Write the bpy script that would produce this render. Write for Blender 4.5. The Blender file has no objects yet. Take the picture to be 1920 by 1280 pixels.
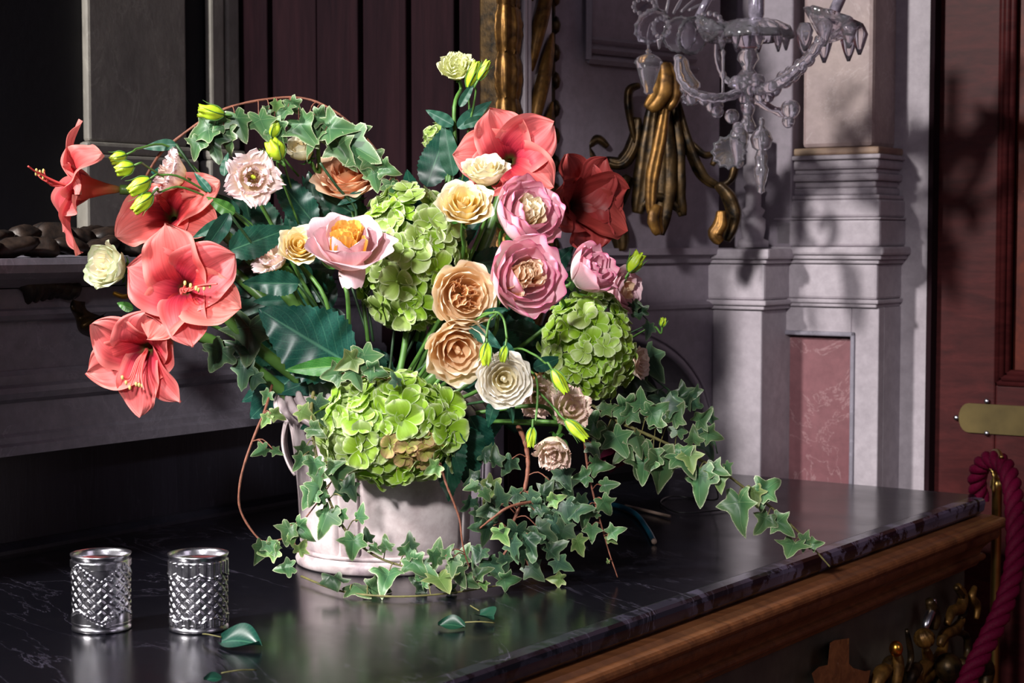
import bpy, math, random
from mathutils import Vector, Matrix
import numpy as np
R = math.radians
rnd = random.Random(7)
sc = bpy.context.scene
col = sc.collection
F = 3258.0            # focal length in pixels of the 1920 wide frame
PITCH = math.atan(190 / F)
TZ = 0.85             # height of the table top
CAMZ = TZ + 0.507

# ------------------------------------------------------------ camera
cam = bpy.data.cameras.new('camera')
cam.lens = F / 1920 * 36; cam.sensor_width = 36; cam.clip_start = 0.05; cam.clip_end = 60
cam.dof.use_dof = True; cam.dof.focus_distance = 2.6; cam.dof.aperture_fstop = 9.0
camo = bpy.data.objects.new('camera', cam); col.objects.link(camo)
camo.location = (0, 0, CAMZ); camo.rotation_euler = (math.pi / 2 - PITCH, 0, 0)
sc.camera = camo
# ------------------------------------------------------------ world, lights, exposure
wd = bpy.data.worlds.new('room_dusk'); sc.world = wd; wd.use_nodes = True
bg = wd.node_tree.nodes['Background']
bg.inputs[0].default_value = (0.62, 0.56, 0.72, 1); bg.inputs[1].default_value = 0.038

def look_at(o, target):
    d = Vector(target) - o.location
    o.rotation_euler = d.to_track_quat('-Z', 'Y').to_euler()

def area(name, loc, target, size, power, color):
    l = bpy.data.lights.new(name, 'AREA'); l.shape = 'DISK'; l.size = size; l.energy = power; l.color = color
    o = bpy.data.objects.new(name, l); col.objects.link(o); o.location = loc; look_at(o, target); return o
area('window_light', (-2.55, 0.95, TZ + 2.15), (-0.05, 2.7, TZ + 0.4), 0.30, 230, (1.0, 0.965, 0.93))
area('room_fill', (-0.9, -1.2, TZ + 1.9), (0.0, 2.8, TZ + 0.3), 1.6, 11, (0.86, 0.84, 1.0))
area('side_fill', (2.4, 0.6, TZ + 1.3), (0.6, 2.9, TZ + 0.0), 1.4, 8, (0.92, 0.82, 0.95))
sl = bpy.data.lights.new('bouquet_fill_spot', 'SPOT'); sl.energy = 430; sl.color = (1.0, 0.97, 0.95); sl.spot_size = R(25); sl.spot_blend = 0.6; sl.shadow_soft_size = 0.12  # added fill spot that brightens the flowers; the room has no such lamp
so = bpy.data.objects.new('bouquet_fill_spot', sl); col.objects.link(so); so.location = (-0.85, -0.35, TZ + 1.6); look_at(so, (-0.05, 2.6, TZ + 0.34))
sc.view_settings.view_transform = 'Standard'; sc.view_settings.look = 'None'
sc.view_settings.gamma = 1; sc.view_settings.exposure = 0.0; sc.view_settings.use_curve_mapping = False

# ------------------------------------------------------------ pixel to place
CP, SP = math.cos(PITCH), math.sin(PITCH)
def ray(px, py):
    a = (px - 960) / F; b = (640 - py) / F
    return Vector((a, CP + b * SP, -SP + b * CP))
def P(px, py, Y):
    d = ray(px, py); return Vector((0, 0, CAMZ)) + d * (Y / d.y)
def Pz(px, py, z):
    d = ray(px, py); return Vector((0, 0, CAMZ)) + d * ((z - CAMZ) / d.z)
TH = R(35); UX, UY = math.sin(TH), math.cos(TH)      # u runs along the mantel wall, v away from it
def W(u, v, z): return Vector((UX * u + UY * v, UY * u - UX * v, z + TZ))
def UV(p): return (UX * p.x + UY * p.y, UY * p.x - UX * p.y, p.z - TZ)
def Ru(px, py, u):      # ray with plane u
    d = ray(px, py); t = u / (UX * d.x + UY * d.y); p = Vector((0, 0, CAMZ)) + d * t; return UV(p)
def Rv(px, py, v):
    d = ray(px, py); t = v / (UY * d.x - UX * d.y); p = Vector((0, 0, CAMZ)) + d * t; return UV(p)

# ------------------------------------------------------------ materials
def nodes(name):
    m = bpy.data.materials.new(name); m.use_nodes = True
    nt = m.node_tree; b = nt.nodes['Principled BSDF']; return m, nt, b
def N(nt, t, **kw):
    n = nt.nodes.new(t)
    for k, v in kw.items():
        if k.startswith('i_'):
            key = k[2:]
            n.inputs[int(key) if key.isdigit() else key].default_value = v
        else: setattr(n, k, v)
    return n
def srgb(h):
    c = [int(h[i:i + 2], 16) / 255 for i in (0, 2, 4)]
    return tuple([x / 12.92 if x <= 0.04045 else ((x + 0.055) / 1.055) ** 2.4 for x in c]) + (1,)
def ramp(nt, stops, src=None, interp='LINEAR'):
    n = nt.nodes.new('ShaderNodeValToRGB'); cr = n.color_ramp; cr.interpolation = interp
    while len(cr.elements) < len(stops): cr.elements.new(0.5)
    for e, (p, c) in zip(cr.elements, stops):
        e.position = p; e.color = srgb(c) if isinstance(c, str) else (c, c, c, 1) if isinstance(c, (int, float)) else c
    if src is not None: nt.links.new(src, n.inputs[0])
    return n
def mixc(nt, fac, a, b, mode='MIX'):
    n = nt.nodes.new('ShaderNodeMix'); n.data_type = 'RGBA'; n.blend_type = mode
    for sock, v in ((n.inputs[0], fac), (n.inputs[6], a), (n.inputs[7], b)):
        if hasattr(v, 'is_linked') or isinstance(v, bpy.types.NodeSocket): nt.links.new(v, sock)
        elif isinstance(v, str): sock.default_value = srgb(v)
        else: sock.default_value = v
    return n.outputs[2]
def bump(nt, b, h, strength, dist=0.001):
    n = N(nt, 'ShaderNodeBump'); n.inputs['Strength'].default_value = strength; n.inputs['Distance'].default_value = dist
    nt.links.new(h, n.inputs['Height']); nt.links.new(n.outputs[0], b.inputs['Normal']); return n
def coords(nt, kind, scale=(1, 1, 1), rot=(0, 0, 0)):
    t = N(nt, 'ShaderNodeTexCoord'); mp = N(nt, 'ShaderNodeMapping')
    mp.inputs['Scale'].default_value = scale; mp.inputs['Rotation'].default_value = rot
    nt.links.new(t.outputs[kind], mp.inputs[0]); return mp.outputs[0]
def noise(nt, vec, scale, detail=4, rough=0.55, dist=0.0):
    n = N(nt, 'ShaderNodeTexNoise'); n.inputs['Scale'].default_value = scale; n.inputs['Detail'].default_value = detail
    n.inputs['Roughness'].default_value = rough; n.inputs['Distortion'].default_value = dist
    nt.links.new(vec, n.inputs['Vector']); return n.outputs[0]
def objvary(nt, c, amt=0.12):
    oi = N(nt, 'ShaderNodeObjectInfo')
    mr = N(nt, 'ShaderNodeMapRange'); mr.inputs[3].default_value = 1 - amt; mr.inputs[4].default_value = 1 + amt
    nt.links.new(oi.outputs['Random'], mr.inputs[0])
    hs = N(nt, 'ShaderNodeHueSaturation'); nt.links.new(mr.outputs[0], hs.inputs['Value']); nt.links.new(c, hs.inputs['Color'])
    mh = N(nt, 'ShaderNodeMapRange'); mh.inputs[3].default_value = 0.5 - amt * 0.08; mh.inputs[4].default_value = 0.5 + amt * 0.08
    nt.links.new(oi.outputs['Random'], mh.inputs[0]); nt.links.new(mh.outputs[0], hs.inputs['Hue'])
    return hs.outputs[0]
def translucent(nt, b, colour, fac):
    tr = N(nt, 'ShaderNodeBsdfTranslucent'); nt.links.new(colour, tr.inputs[0])
    mx = N(nt, 'ShaderNodeMixShader'); mx.inputs[0].default_value = fac
    nt.links.new(b.outputs[0], mx.inputs[1]); nt.links.new(tr.outputs[0], mx.inputs[2])
    nt.links.new(mx.outputs[0], nt.nodes['Material Output'].inputs[0])

def petal_mat(name, stops, vein=0.25, rough=0.5, trans=0.22, edge=None, vscale=34, back=None, bmp=0.12):
    """Colour runs from the petal's foot (v=0) to its rim (v=1), fine veins run along it."""
    m, nt, b = nodes(name)
    uv = N(nt, 'ShaderNodeUVMap'); sp = N(nt, 'ShaderNodeSeparateXYZ'); nt.links.new(uv.outputs[0], sp.inputs[0])
    mp = N(nt, 'ShaderNodeMapping'); mp.inputs['Scale'].default_value = (vscale, 2.2, 1); nt.links.new(uv.outputs[0], mp.inputs[0])
    nz = noise(nt, mp.outputs[0], 1.0, 3, 0.6)
    wob = N(nt, 'ShaderNodeMath', operation='MULTIPLY_ADD'); nt.links.new(nz, wob.inputs[0]); wob.inputs[1].default_value = 0.14
    sub = N(nt, 'ShaderNodeMath', operation='SUBTRACT'); nt.links.new(sp.outputs[1], wob.inputs[2]); nt.links.new(wob.outputs[0], sub.inputs[0]); sub.inputs[1].default_value = 0.07
    c = ramp(nt, stops, sub.outputs[0]).outputs[0]
    dk = ramp(nt, [(0.35, 1 - vein), (0.62, 1.0)], nz).outputs[0]
    c = mixc(nt, 1.0, c, dk, 'MULTIPLY')
    if edge:
        ab = N(nt, 'ShaderNodeMath', operation='SUBTRACT'); nt.links.new(sp.outputs[0], ab.inputs[0]); ab.inputs[1].default_value = 0.5
        a2 = N(nt, 'ShaderNodeMath', operation='ABSOLUTE'); nt.links.new(ab.outputs[0], a2.inputs[0])
        f = ramp(nt, [(edge[0], 0.0), (0.5, 1.0)], a2.outputs[0]).outputs[0]
        c = mixc(nt, f, c, edge[1])
    if back:
        g = N(nt, 'ShaderNodeNewGeometry'); c = mixc(nt, g.outputs['Backfacing'], c, back)
    c = objvary(nt, c, 0.06)
    nt.links.new(c, b.inputs['Base Color']); b.inputs['Roughness'].default_value = rough
    b.inputs['Specular IOR Level'].default_value = 0.3
    bump(nt, b, nz, bmp, 0.0008)
    translucent(nt, b, c, trans)
    return m

def leaf_mat(name, stops, vein='6f9a5a', rough=0.42, rand=0.25, trans=0.12, ring=True, veinamt=0.5):
    """Ring leaves: u = 0 at the centre, 1 at the rim.  Broad leaves: u across, v along."""
    m, nt, b = nodes(name)
    uv = N(nt, 'ShaderNodeUVMap'); sp = N(nt, 'ShaderNodeSeparateXYZ'); nt.links.new(uv.outputs[0], sp.inputs[0])
    oc = coords(nt, 'Object', (1, 1, 1)); nz = noise(nt, oc, 60, 3)
    if ring:
        ad = N(nt, 'ShaderNodeMath', operation='MULTIPLY_ADD'); nt.links.new(nz, ad.inputs[0]); ad.inputs[1].default_value = 0.3
        nt.links.new(sp.outputs[0], ad.inputs[2]); s2 = N(nt, 'ShaderNodeMath', operation='SUBTRACT'); nt.links.new(ad.outputs[0], s2.inputs[0]); s2.inputs[1].default_value = 0.15
        c = ramp(nt, stops, s2.outputs[0]).outputs[0]
        vf = ramp(nt, [(0.0, veinamt), (0.10, 0.0)], sp.outputs[1]).outputs[0]
        c = mixc(nt, vf, c, vein); bump(nt, b, vf, -0.4, 0.0006)
    else:
        c = ramp(nt, stops, nz).outputs[0]
        ab = N(nt, 'ShaderNodeMath', operation='SUBTRACT'); nt.links.new(sp.outputs[0], ab.inputs[0]); ab.inputs[1].default_value = 0.5
        a2 = N(nt, 'ShaderNodeMath', operation='ABSOLUTE'); nt.links.new(ab.outputs[0], a2.inputs[0])
        mid = ramp(nt, [(0.008, 1.0), (0.03, 0.0)], a2.outputs[0]).outputs[0]
        k = N(nt, 'ShaderNodeMath', operation='MULTIPLY_ADD'); nt.links.new(a2.outputs[0], k.inputs[0]); k.inputs[1].default_value = -0.75; nt.links.new(sp.outputs[1], k.inputs[2])
        k2 = N(nt, 'ShaderNodeMath', operation='MULTIPLY'); nt.links.new(k.outputs[0], k2.inputs[0]); k2.inputs[1].default_value = 9.0
        fr = N(nt, 'ShaderNodeMath', operation='FRACT'); nt.links.new(k2.outputs[0], fr.inputs[0])
        side = ramp(nt, [(0.0, 1.0), (0.07, 0.0), (0.93, 0.0), (1.0, 1.0)], fr.outputs[0]).outputs[0]
        mxx = N(nt, 'ShaderNodeMath', operation='MAXIMUM'); nt.links.new(mid, mxx.inputs[0]); 
        hf = N(nt, 'ShaderNodeMath', operation='MULTIPLY'); nt.links.new(side, hf.inputs[0]); hf.inputs[1].default_value = 0.5; nt.links.new(hf.outputs[0], mxx.inputs[1])
        f2 = N(nt, 'ShaderNodeMath', operation='MULTIPLY'); nt.links.new(mxx.outputs[0], f2.inputs[0]); f2.inputs[1].default_value = veinamt
        c = mixc(nt, f2.outputs[0], c, vein); bump(nt, b, mxx.outputs[0], -0.5, 0.0012)
    c = objvary(nt, c, rand)
    nt.links.new(c, b.inputs['Base Color']); b.inputs['Roughness'].default_value = rough
    b.inputs['Specular IOR Level'].default_value = 0.4
    translucent(nt, b, c, trans)
    return m
def plain(name, c, rough=0.5, metal=0.0, var=0.15, scale=30, bmp=0.2, spec=0.5, stretch=(1, 1, 1), c2=None):
    m, nt, b = nodes(name)
    v = coords(nt, 'Object', stretch); nz = noise(nt, v, scale, 5)
    base = srgb(c) if isinstance(c, str) else c
    if c2: cc = ramp(nt, [(0.35, c), (0.65, c2)], nz).outputs[0]
    else: cc = ramp(nt, [(0.3, tuple(x * (1 - var) for x in base[:3]) + (1,)), (0.7, tuple(min(1, x * (1 + var)) for x in base[:3]) + (1,))], nz).outputs[0]
    nt.links.new(cc, b.inputs['Base Color']); b.inputs['Roughness'].default_value = rough; b.inputs['Metallic'].default_value = metal
    b.inputs['Specular IOR Level'].default_value = spec
    if bmp: bump(nt, b, nz, bmp, 0.002)
    return m
M = {}
# amaryllis, roses, lisianthus, hydrangea
M['coral'] = petal_mat('coral_petal', [(0.0, '5d6a30'), (0.15, '8f1c30'), (0.32, 'd03a48'), (0.55, 'e55c5c'), (0.85, 'ec7672'), (1.0, 'f39c94')], 0.24, 0.5, 0.22, vscale=40, edge=(0.36, 'f08c84'), bmp=0.35)
M['coral_tube'] = petal_mat('coral_tube', [(0.0, '4a5a20'), (0.3, '8a5a30'), (0.7, 'c0503c'), (1.0, 'e0605a')], 0.2, 0.5, 0.1)
M['shaded_coral'] = petal_mat('shaded_coral_petal', [(0.0, '301010'), (0.4, '8d2a2c'), (1.0, 'b84a48')], 0.15, 0.5, 0.2)  # coral with the rear bloom's shade painted into the colour
M['peach'] = petal_mat('peach_petal', [(0.0, 'fbd09c'), (0.5, 'fee4be'), (1.0, 'feeed2')], 0.04, 0.5, 0.34)
M['peach_in'] = petal_mat('peach_core', [(0.0, 'fabc80'), (0.5, 'fdd4a4'), (1.0, 'fee4c0')], 0.05, 0.5, 0.34)
M['orange'] = petal_mat('orange_petal', [(0.0, 'f8b484'), (0.5, 'fccaa2'), (1.0, 'fdd8b8')], 0.06, 0.5, 0.28)
M['orange_in'] = petal_mat('orange_core', [(0.0, 'f6924c'), (0.5, 'fbb07a'), (1.0, 'fcc49a')], 0.08, 0.5, 0.28)
M['amber_in'] = petal_mat('amber_core', [(0.0, 'f08c10'), (0.5, 'f9ae30'), (1.0, 'fdd070')], 0.1, 0.5, 0.3)
M['pale_orange_in'] = petal_mat('pale_apricot_core', [(0.0, 'f8b878'), (0.5, 'fccfa0'), (1.0, 'fde6cc')], 0.1, 0.5, 0.3)
M['cream_in'] = petal_mat('cream_core', [(0.0, 'd8b070'), (0.5, 'f0d8a8'), (1.0, 'f8ecd0')], 0.08, 0.5, 0.25)
M['dusty_pink'] = petal_mat('dusty_pink_petal', [(0.0, 'fad8c4'), (0.4, 'f6ccca'), (0.8, 'eec2cc'), (1.0, 'f4d2d8')], 0.08, 0.5, 0.22)
M['pink'] = petal_mat('pink_petal', [(0.0, 'fef2ea'), (0.3, 'fde6e6'), (0.75, 'fccbd6'), (0.95, 'f8aec4'), (1.0, 'e4689a')], 0.06, 0.5, 0.22)
M['yellow'] = petal_mat('yellow_petal', [(0.0, 'f8d060'), (0.5, 'fbe6a8'), (1.0, 'fdf4d8')], 0.05, 0.5, 0.25)
M['yellow_in'] = petal_mat('yellow_core', [(0.0, 'f4b840'), (0.5, 'f9d878'), (1.0, 'fbe8b0')], 0.06, 0.5, 0.25)
M['cream'] = petal_mat('cream_petal', [(0.0, 'ecdca0'), (0.5, 'f9efcc'), (1.0, 'fbf5e0')], 0.05, 0.5, 0.25)
M['white'] = petal_mat('white_petal', [(0.0, 'f0deb0'), (0.5, 'fbf4e6'), (1.0, 'fdfaf2')], 0.05, 0.5, 0.25)
M['green_white'] = petal_mat('greenish_white_petal', [(0.0, 'c8cc90'), (0.5, 'eeecc8'), (0.85, 'f2f2dc'), (1.0, 'cfe0b0')], 0.05, 0.5, 0.25)
M['blush'] = petal_mat('blush_frilly_petal', [(0.0, 'd9c070'), (0.35, 'efd9b8'), (0.7, 'f8e4dc'), (1.0, 'f7dfe2')], 0.05, 0.5, 0.25)
M['buff'] = petal_mat('buff_petal', [(0.0, 'd0d080'), (0.45, 'f4e6c4'), (0.8, 'f8e4d2'), (1.0, 'f8d8cc')], 0.06, 0.5, 0.25)
M['lime_petal'] = petal_mat('pale_lime_petal', [(0.0, 'b8cc50'), (0.5, 'e0e29c'), (1.0, 'eef0bc')], 0.05, 0.5, 0.25)
M['hydrangea'] = petal_mat('hydrangea_sepal', [(0.0, '7f9a3c'), (0.3, '98b452'), (0.75, 'aec478'), (1.0, 'dbe5bd')], 0.12, 0.45, 0.25, edge=(0.42, 'd3dfb4'), vscale=14)
M['hydrangea_bright'] = petal_mat('bright_hydrangea_sepal', [(0.0, '769a1e'), (0.35, '8fb82c'), (0.75, 'a3c750'), (1.0, 'dbe9b4')], 0.12, 0.45, 0.25, edge=(0.42, 'cbe09c'), vscale=14)
M['hydrangea_brown'] = petal_mat('faded_hydrangea_sepal', [(0.0, '98a040'), (0.4, 'b4b25c'), (1.0, 'c9a078')], 0.2, 0.5, 0.2, edge=(0.36, 'b89070'), vscale=14)
M['lime'] = plain('lime_bud', 'a8c428', 0.45, 0, 0.25, 60, 0.15)
M['stem'] = plain('green_stem', '4f7a34', 0.5, 0, 0.3, 40, 0.2)
M['dark_stem'] = plain('dark_green_stem', '2b4a2c', 0.5, 0, 0.3, 40, 0.2)
M['thick_stem'] = plain('amaryllis_stem', '4a7030', 0.4, 0, 0.3, 20, 0.1)
M['twig'] = plain('brown_twig', '7a4a38', 0.65, 0, 0.35, 120, 0.6)
M['olive_twig'] = plain('olive_twig', '6f6a3e', 0.6, 0, 0.3, 120, 0.5)
M['ivy'] = leaf_mat('variegated_ivy', [(0.0, '345a38'), (0.55, '456a42'), (0.90, '567549'), (0.97, '8c9c74'), (1.0, 'd0d4b4')], '93a878', rand=0.22, veinamt=0.5)
M['ivy_fresh'] = leaf_mat('light_ivy', [(0.0, '54783a'), (0.7, '66844a'), (0.94, '8ca060'), (1.0, 'c8cc9c')], 'b0c890', rand=0.25, veinamt=0.5)
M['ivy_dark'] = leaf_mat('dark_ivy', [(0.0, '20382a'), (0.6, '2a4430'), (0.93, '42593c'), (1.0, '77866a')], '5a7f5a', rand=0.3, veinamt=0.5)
M['leaf_dark'] = leaf_mat('dark_broad_leaf', [(0.3, '12382e'), (0.7, '1a4a3a')], '4f8060', rough=0.36, rand=0.25, ring=False, veinamt=0.5, trans=0.05)
M['leaf_blue'] = leaf_mat('blue_green_leaf', [(0.3, '1e4c3c'), (0.7, '2c5f4c')], '5d8f78', rough=0.45, rand=0.2, ring=False, veinamt=0.35, trans=0.08)
M['leaf_green'] = leaf_mat('mid_green_leaf', [(0.3, '2f6428'), (0.7, '437a32')], '86b060', rough=0.4, rand=0.1, ring=False, veinamt=0.6, trans=0.12)
M['anther'] = plain('anther', 'd8c878', 0.7)
M['filament'] = plain('filament', 'e8605c', 0.45, 0, 0.1)
M['stigma'] = plain('stigma', 'b8cc30', 0.5)
M['stamen_dark'] = plain('dark_stamen', '5a3414', 0.6)

def stone(name, a, b_, vein=None, scale=3.0, rough=0.55, bmp=0.25, stretch=(1, 1, 1), fine=40):
    m, nt, b = nodes(name)
    v = coords(nt, 'Object', stretch); n1 = noise(nt, v, scale, 8, 0.65); n2 = noise(nt, v, fine, 5, 0.7)
    c = ramp(nt, [(0.35, a), (0.65, b_)], n1).outputs[0]
    c = mixc(nt, 0.35, c, ramp(nt, [(0.35, 0.45), (0.65, 1.0)], n2).outputs[0], 'MULTIPLY')
    if vein:
        n3 = noise(nt, v, scale * 1.3, 10, 0.62, 1.2)
        f = ramp(nt, [(0.492, 0.0), (0.5, 0.4), (0.508, 0.0)], n3).outputs[0]; c = mixc(nt, f, c, vein)
    nt.links.new(c, b.inputs['Base Color']); b.inputs['Roughness'].default_value = rough
    bump(nt, b, n2, bmp, 0.002); return m
M['pale_stone'] = stone('pale_stone', '9a9098', 'b0a6ae', None, 4)
M['plaster'] = stone('wall_plaster', '7d727d', '8d828d', None, 2)
M['grey_stone'] = stone('mantel_stone', '75707c', '8a8490', '9c96a4', 2.5)
M['mirror_stone'] = stone('pilaster_stone', '85817a', 'a8a296', 'b6b2a6', 3.5, 0.6, 0.4, (1, 1, 0.6))
M['pink_stone'] = stone('pink_stone', '988486', 'a89490', 'c0b0b0', 3)
M['red_marble'] = stone('red_marble', '74494f', '865b60', 'b89a9c', 3, 0.35, 0.1)
M['ochre_stone'] = stone('ochre_band', 'a0886c', '8a6a60', None, 6)
M['slab'] = stone('dark_slab', '16161f', '24232e', '3c3a48', 2.0, 0.4, 0.2, (6, 6, 0.5))
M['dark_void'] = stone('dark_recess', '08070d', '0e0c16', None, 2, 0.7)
M['vase'] = None

def vase_mat():
    m, nt, b = nodes('weathered_white_glaze')
    v = coords(nt, 'Object', (1, 1, 0.7)); n1 = noise(nt, v, 9, 5, 0.6); n2 = noise(nt, coords(nt, 'Object', (1, 1, 1)), 28, 6, 0.7)
    c = ramp(nt, [(0.34, '8f7f86'), (0.46, 'cfc0c2'), (0.7, 'eadfde')], n1).outputs[0]
    c = mixc(nt, 0.5, c, ramp(nt, [(0.3, 'b09a9c'), (0.6, 'ffffff')], n2).outputs[0], 'MULTIPLY')
    nt.links.new(c, b.inputs['Base Color']); b.inputs['Roughness'].default_value = 0.38; bump(nt, b, n2, 0.1, 0.001); return m
M['vase'] = vase_mat()

def marble_mat(name, base, veins, patch):
    m, nt, b = nodes(name)
    v = coords(nt, 'Object', (1, 1, 1), (0, 0, R(55))); 
    mp = N(nt, 'ShaderNodeMapping'); mp.inputs['Scale'].default_value = (1.0, 4.0, 1.0); nt.links.new(v, mp.inputs[0])
    n3 = noise(nt, mp.outputs[0], 1.6, 9, 0.62, 1.0)
    f = ramp(nt, [(0.493, 0.0), (0.5, 1.0), (0.507, 0.0)], n3).outputs[0]
    n4 = noise(nt, v, 6, 8, 0.6); f2 = mixc(nt, 1.0, f, ramp(nt, [(0.42, 0.0), (0.65, veins)], n4).outputs[0], 'MULTIPLY')
    c = mixc(nt, f2, base, '6a6478')
    n5 = noise(nt, v, 14, 10, 0.68, 0.6)
    if patch:
        n6 = noise(nt, v, 2.0, 2, 0.5)
        pf = ramp(nt, [(0.48, 0.0), (0.52, patch)], n5).outputs[0]
        pf = mixc(nt, 1.0, pf, ramp(nt, [(0.42, 0.15), (0.50, 1.0)], n6).outputs[0], 'MULTIPLY')
        c = mixc(nt, pf, c, '5c566c')
    nt.links.new(c, b.inputs['Base Color'])
    rr = ramp(nt, [(0.3, 0.14), (0.75, 0.30)], n4).outputs[0]; nt.links.new(rr, b.inputs['Roughness'])
    bump(nt, b, n5, 0.015, 0.001)
    return m
M['marble'] = marble_mat('black_marble', '0c0c12', 0.5, 0.0)
M['marble_edge'] = marble_mat('veined_marble_edge', '101018', 0.8, 0.9)

def wood(name, a, b_, rough=0.35, scale=(1, 1, 14), dust=0.0, rot=(0, 0, 0), sc_=3.0):
    m, nt, b = nodes(name)
    v = coords(nt, 'Object', scale, rot); n1 = noise(nt, v, sc_, 8, 0.6, 0.8); n2 = noise(nt, v, sc_ * 6, 6, 0.7)
    c = ramp(nt, [(0.3, a), (0.72, b_)], n1).outputs[0]
    c = mixc(nt, 0.5, c, ramp(nt, [(0.3, 0.5), (0.7, 1.0)], n2).outputs[0], 'MULTIPLY')
    if dust:
        n3 = noise(nt, coords(nt, 'Object', (1, 1, 1)), 90, 6, 0.8); f = ramp(nt, [(0.62, 0.0), (0.7, dust)], n3).outputs[0]; c = mixc(nt, f, c, 'b09080')
    nt.links.new(c, b.inputs['Base Color']); b.inputs['Roughness'].default_value = rough; bump(nt, b, n2, 0.12, 0.001); return m
M['door_wood'] = wood('red_mahogany', '341214', '522020', 0.5, (3, 3, 14))
M['door_flame'] = wood('flame_mahogany', '421a1a', '70301f', 0.45, (6, 6, 6), 0, (0, R(45), 0))
M['panel_wood'] = wood('dark_panelling', '150a10', '28151a', 0.8, (7, 7, 0.6))
M['panel_wood'].node_tree.nodes['Principled BSDF'].inputs['Specular IOR Level'].default_value = 0.08
M['table_wood'] = wood('walnut_moulding', '5e3822', '8a5634', 0.33, (1.2, 14, 14), 0.5, (0, 0, R(-55)))
M['frieze_wood'] = wood('painted_frieze', '4a443c', '5c5448', 0.5, (3, 3, 3))
M['floor_wood'] = wood('red_floor_boards', '5a2420', '7e3a30', 0.3, (2, 12, 2))
M['gold'] = plain('dull_gold', '86602c', 0.45, 0.7, 0.45, 45, 0.5, c2='4a3216')
M['dark_gold'] = plain('dark_bronze_gilding', '4e3a1e', 0.42, 0.7, 0.5, 40, 0.6, c2='120e0a')
M['bright_gold'] = plain('polished_gilding', 'd69a3c', 0.25, 1.0, 0.2, 50, 0.2)
M['bronze_leaf'] = plain('tarnished_carving', '3a2c24', 0.5, 0.2, 0.4, 50, 0.6, c2='1c1614')
M['white_paint'] = plain('white_frame_paint', 'b8aeb4', 0.45, 0, 0.1, 25, 0.15)
M['brass'] = plain('aged_brass', 'a88c50', 0.35, 1.0, 0.15, 25, 0.1)
M['dull_brass'] = plain('dull_brass_plate', '584b2c', 0.55, 0.7, 0.3, 12, 0.1)
M['silver'] = plain('tarnished_silver', 'e2e0e6', 0.26, 1.0, 0.15, 60, 0.25, c2='a8a6b0')
M['steel'] = plain('steel_screw', 'b0b0b8', 0.3, 1.0)
M['rope'] = plain('magenta_cord', '5e0229', 0.6, 0, 0.3, 400, 0.5, 0.15)
M['teal_plastic'] = plain('teal_plastic', '0a5a72', 0.35)
M['cane'] = plain('pale_cane', '8a7468', 0.6)
M['wire'] = plain('black_wire', '0a0a0e', 0.4)
M['crimson'] = petal_mat('crimson_petal', [(0.0, '30061a'), (1.0, '5a0c2c')], 0.1)
M['wax'] = plain('candle_sleeve', '9890a0', 0.12, 0.4, 0.5, 60, 0.6)
def glass():
    m, nt, b = nodes('lavender_crystal')
    b.inputs['Base Color'].default_value = (0.93, 0.90, 0.97, 1); b.inputs['Roughness'].default_value = 0.04
    b.inputs['Transmission Weight'].default_value = 0.95; b.inputs['IOR'].default_value = 1.45
    nz = noise(nt, coords(nt, 'Object'), 70, 2); bump(nt, b, nz, 0.25, 0.002); return m
M['crystal'] = glass()

for k_ in ('door_wood', 'door_flame'): M[k_].node_tree.nodes['Principled BSDF'].inputs['Specular IOR Level'].default_value = 0.15
# ------------------------------------------------------------ mesh helpers
def mesh(name, verts, faces, mat, uvs=None, smooth=True):
    me = bpy.data.meshes.new(name); me.from_pydata([tuple(v) for v in verts], [], faces)
    if uvs is not None:
        lay = me.uv_layers.new(name='UVMap'); li = np.empty(len(me.loops), dtype=np.int32); me.loops.foreach_get('vertex_index', li)
        lay.data.foreach_set('uv', np.asarray(uvs, dtype=np.float32)[li].ravel())
    if smooth: me.polygons.foreach_set('use_smooth', [True] * len(me.polygons))
    me.materials.append(mat); me.update(); return me
def obj(name, me, parent=None, mtx=None):
    o = bpy.data.objects.new(name, me); col.objects.link(o)
    if parent: o.parent = parent
    if mtx is not None: o.matrix_local = mtx
    return o
def thing(name, label, cat, loc=(0, 0, 0), group=None, mtx=None):
    o = bpy.data.objects.new(name, None); col.objects.link(o); o.empty_display_size = 0.02
    if mtx is not None: o.matrix_world = mtx
    else: o.location = loc
    return tag(o, label, cat, group)
def tag(o, label, cat, group=None):
    o['label'] = label; o['category'] = cat
    if group: o['group'] = group
    return o
def struct(o): o['kind'] = 'structure'; return o
def toloc(root, pts):
    mi = root.matrix_basis.inverted(); return [mi @ Vector(p) for p in pts]
class MB:
    def __init__(s): s.v = []; s.f = []
    def add(s, v, f):
        n = len(s.v); s.v += [Vector(x) for x in v]; s.f += [tuple(i + n for i in q) for q in f]; return s
    def box(s, c):   # 8 corners: bottom 4, top 4
        return s.add(c, [(0, 3, 2, 1), (4, 5, 6, 7), (0, 1, 5, 4), (1, 2, 6, 5), (2, 3, 7, 6), (3, 0, 4, 7)])
    def build(s, name, mat, parent=None, smooth=False, bevel=0.0):
        pts = s.v
        if parent: pts = toloc(parent, pts)
        o = obj(name, mesh(name, pts, s.f, mat, None, smooth), parent)
        if bevel:
            b = o.modifiers.new('bevel', 'BEVEL'); b.width = bevel; b.segments = 2; b.limit_method = 'ANGLE'
        return o
def boxuv(u0, u1, v0, v1, z0, z1):
    return [W(u0, v0, z0), W(u1, v0, z0), W(u1, v1, z0), W(u0, v1, z0), W(u0, v0, z1), W(u1, v0, z1), W(u1, v1, z1), W(u0, v1, z1)]
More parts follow.
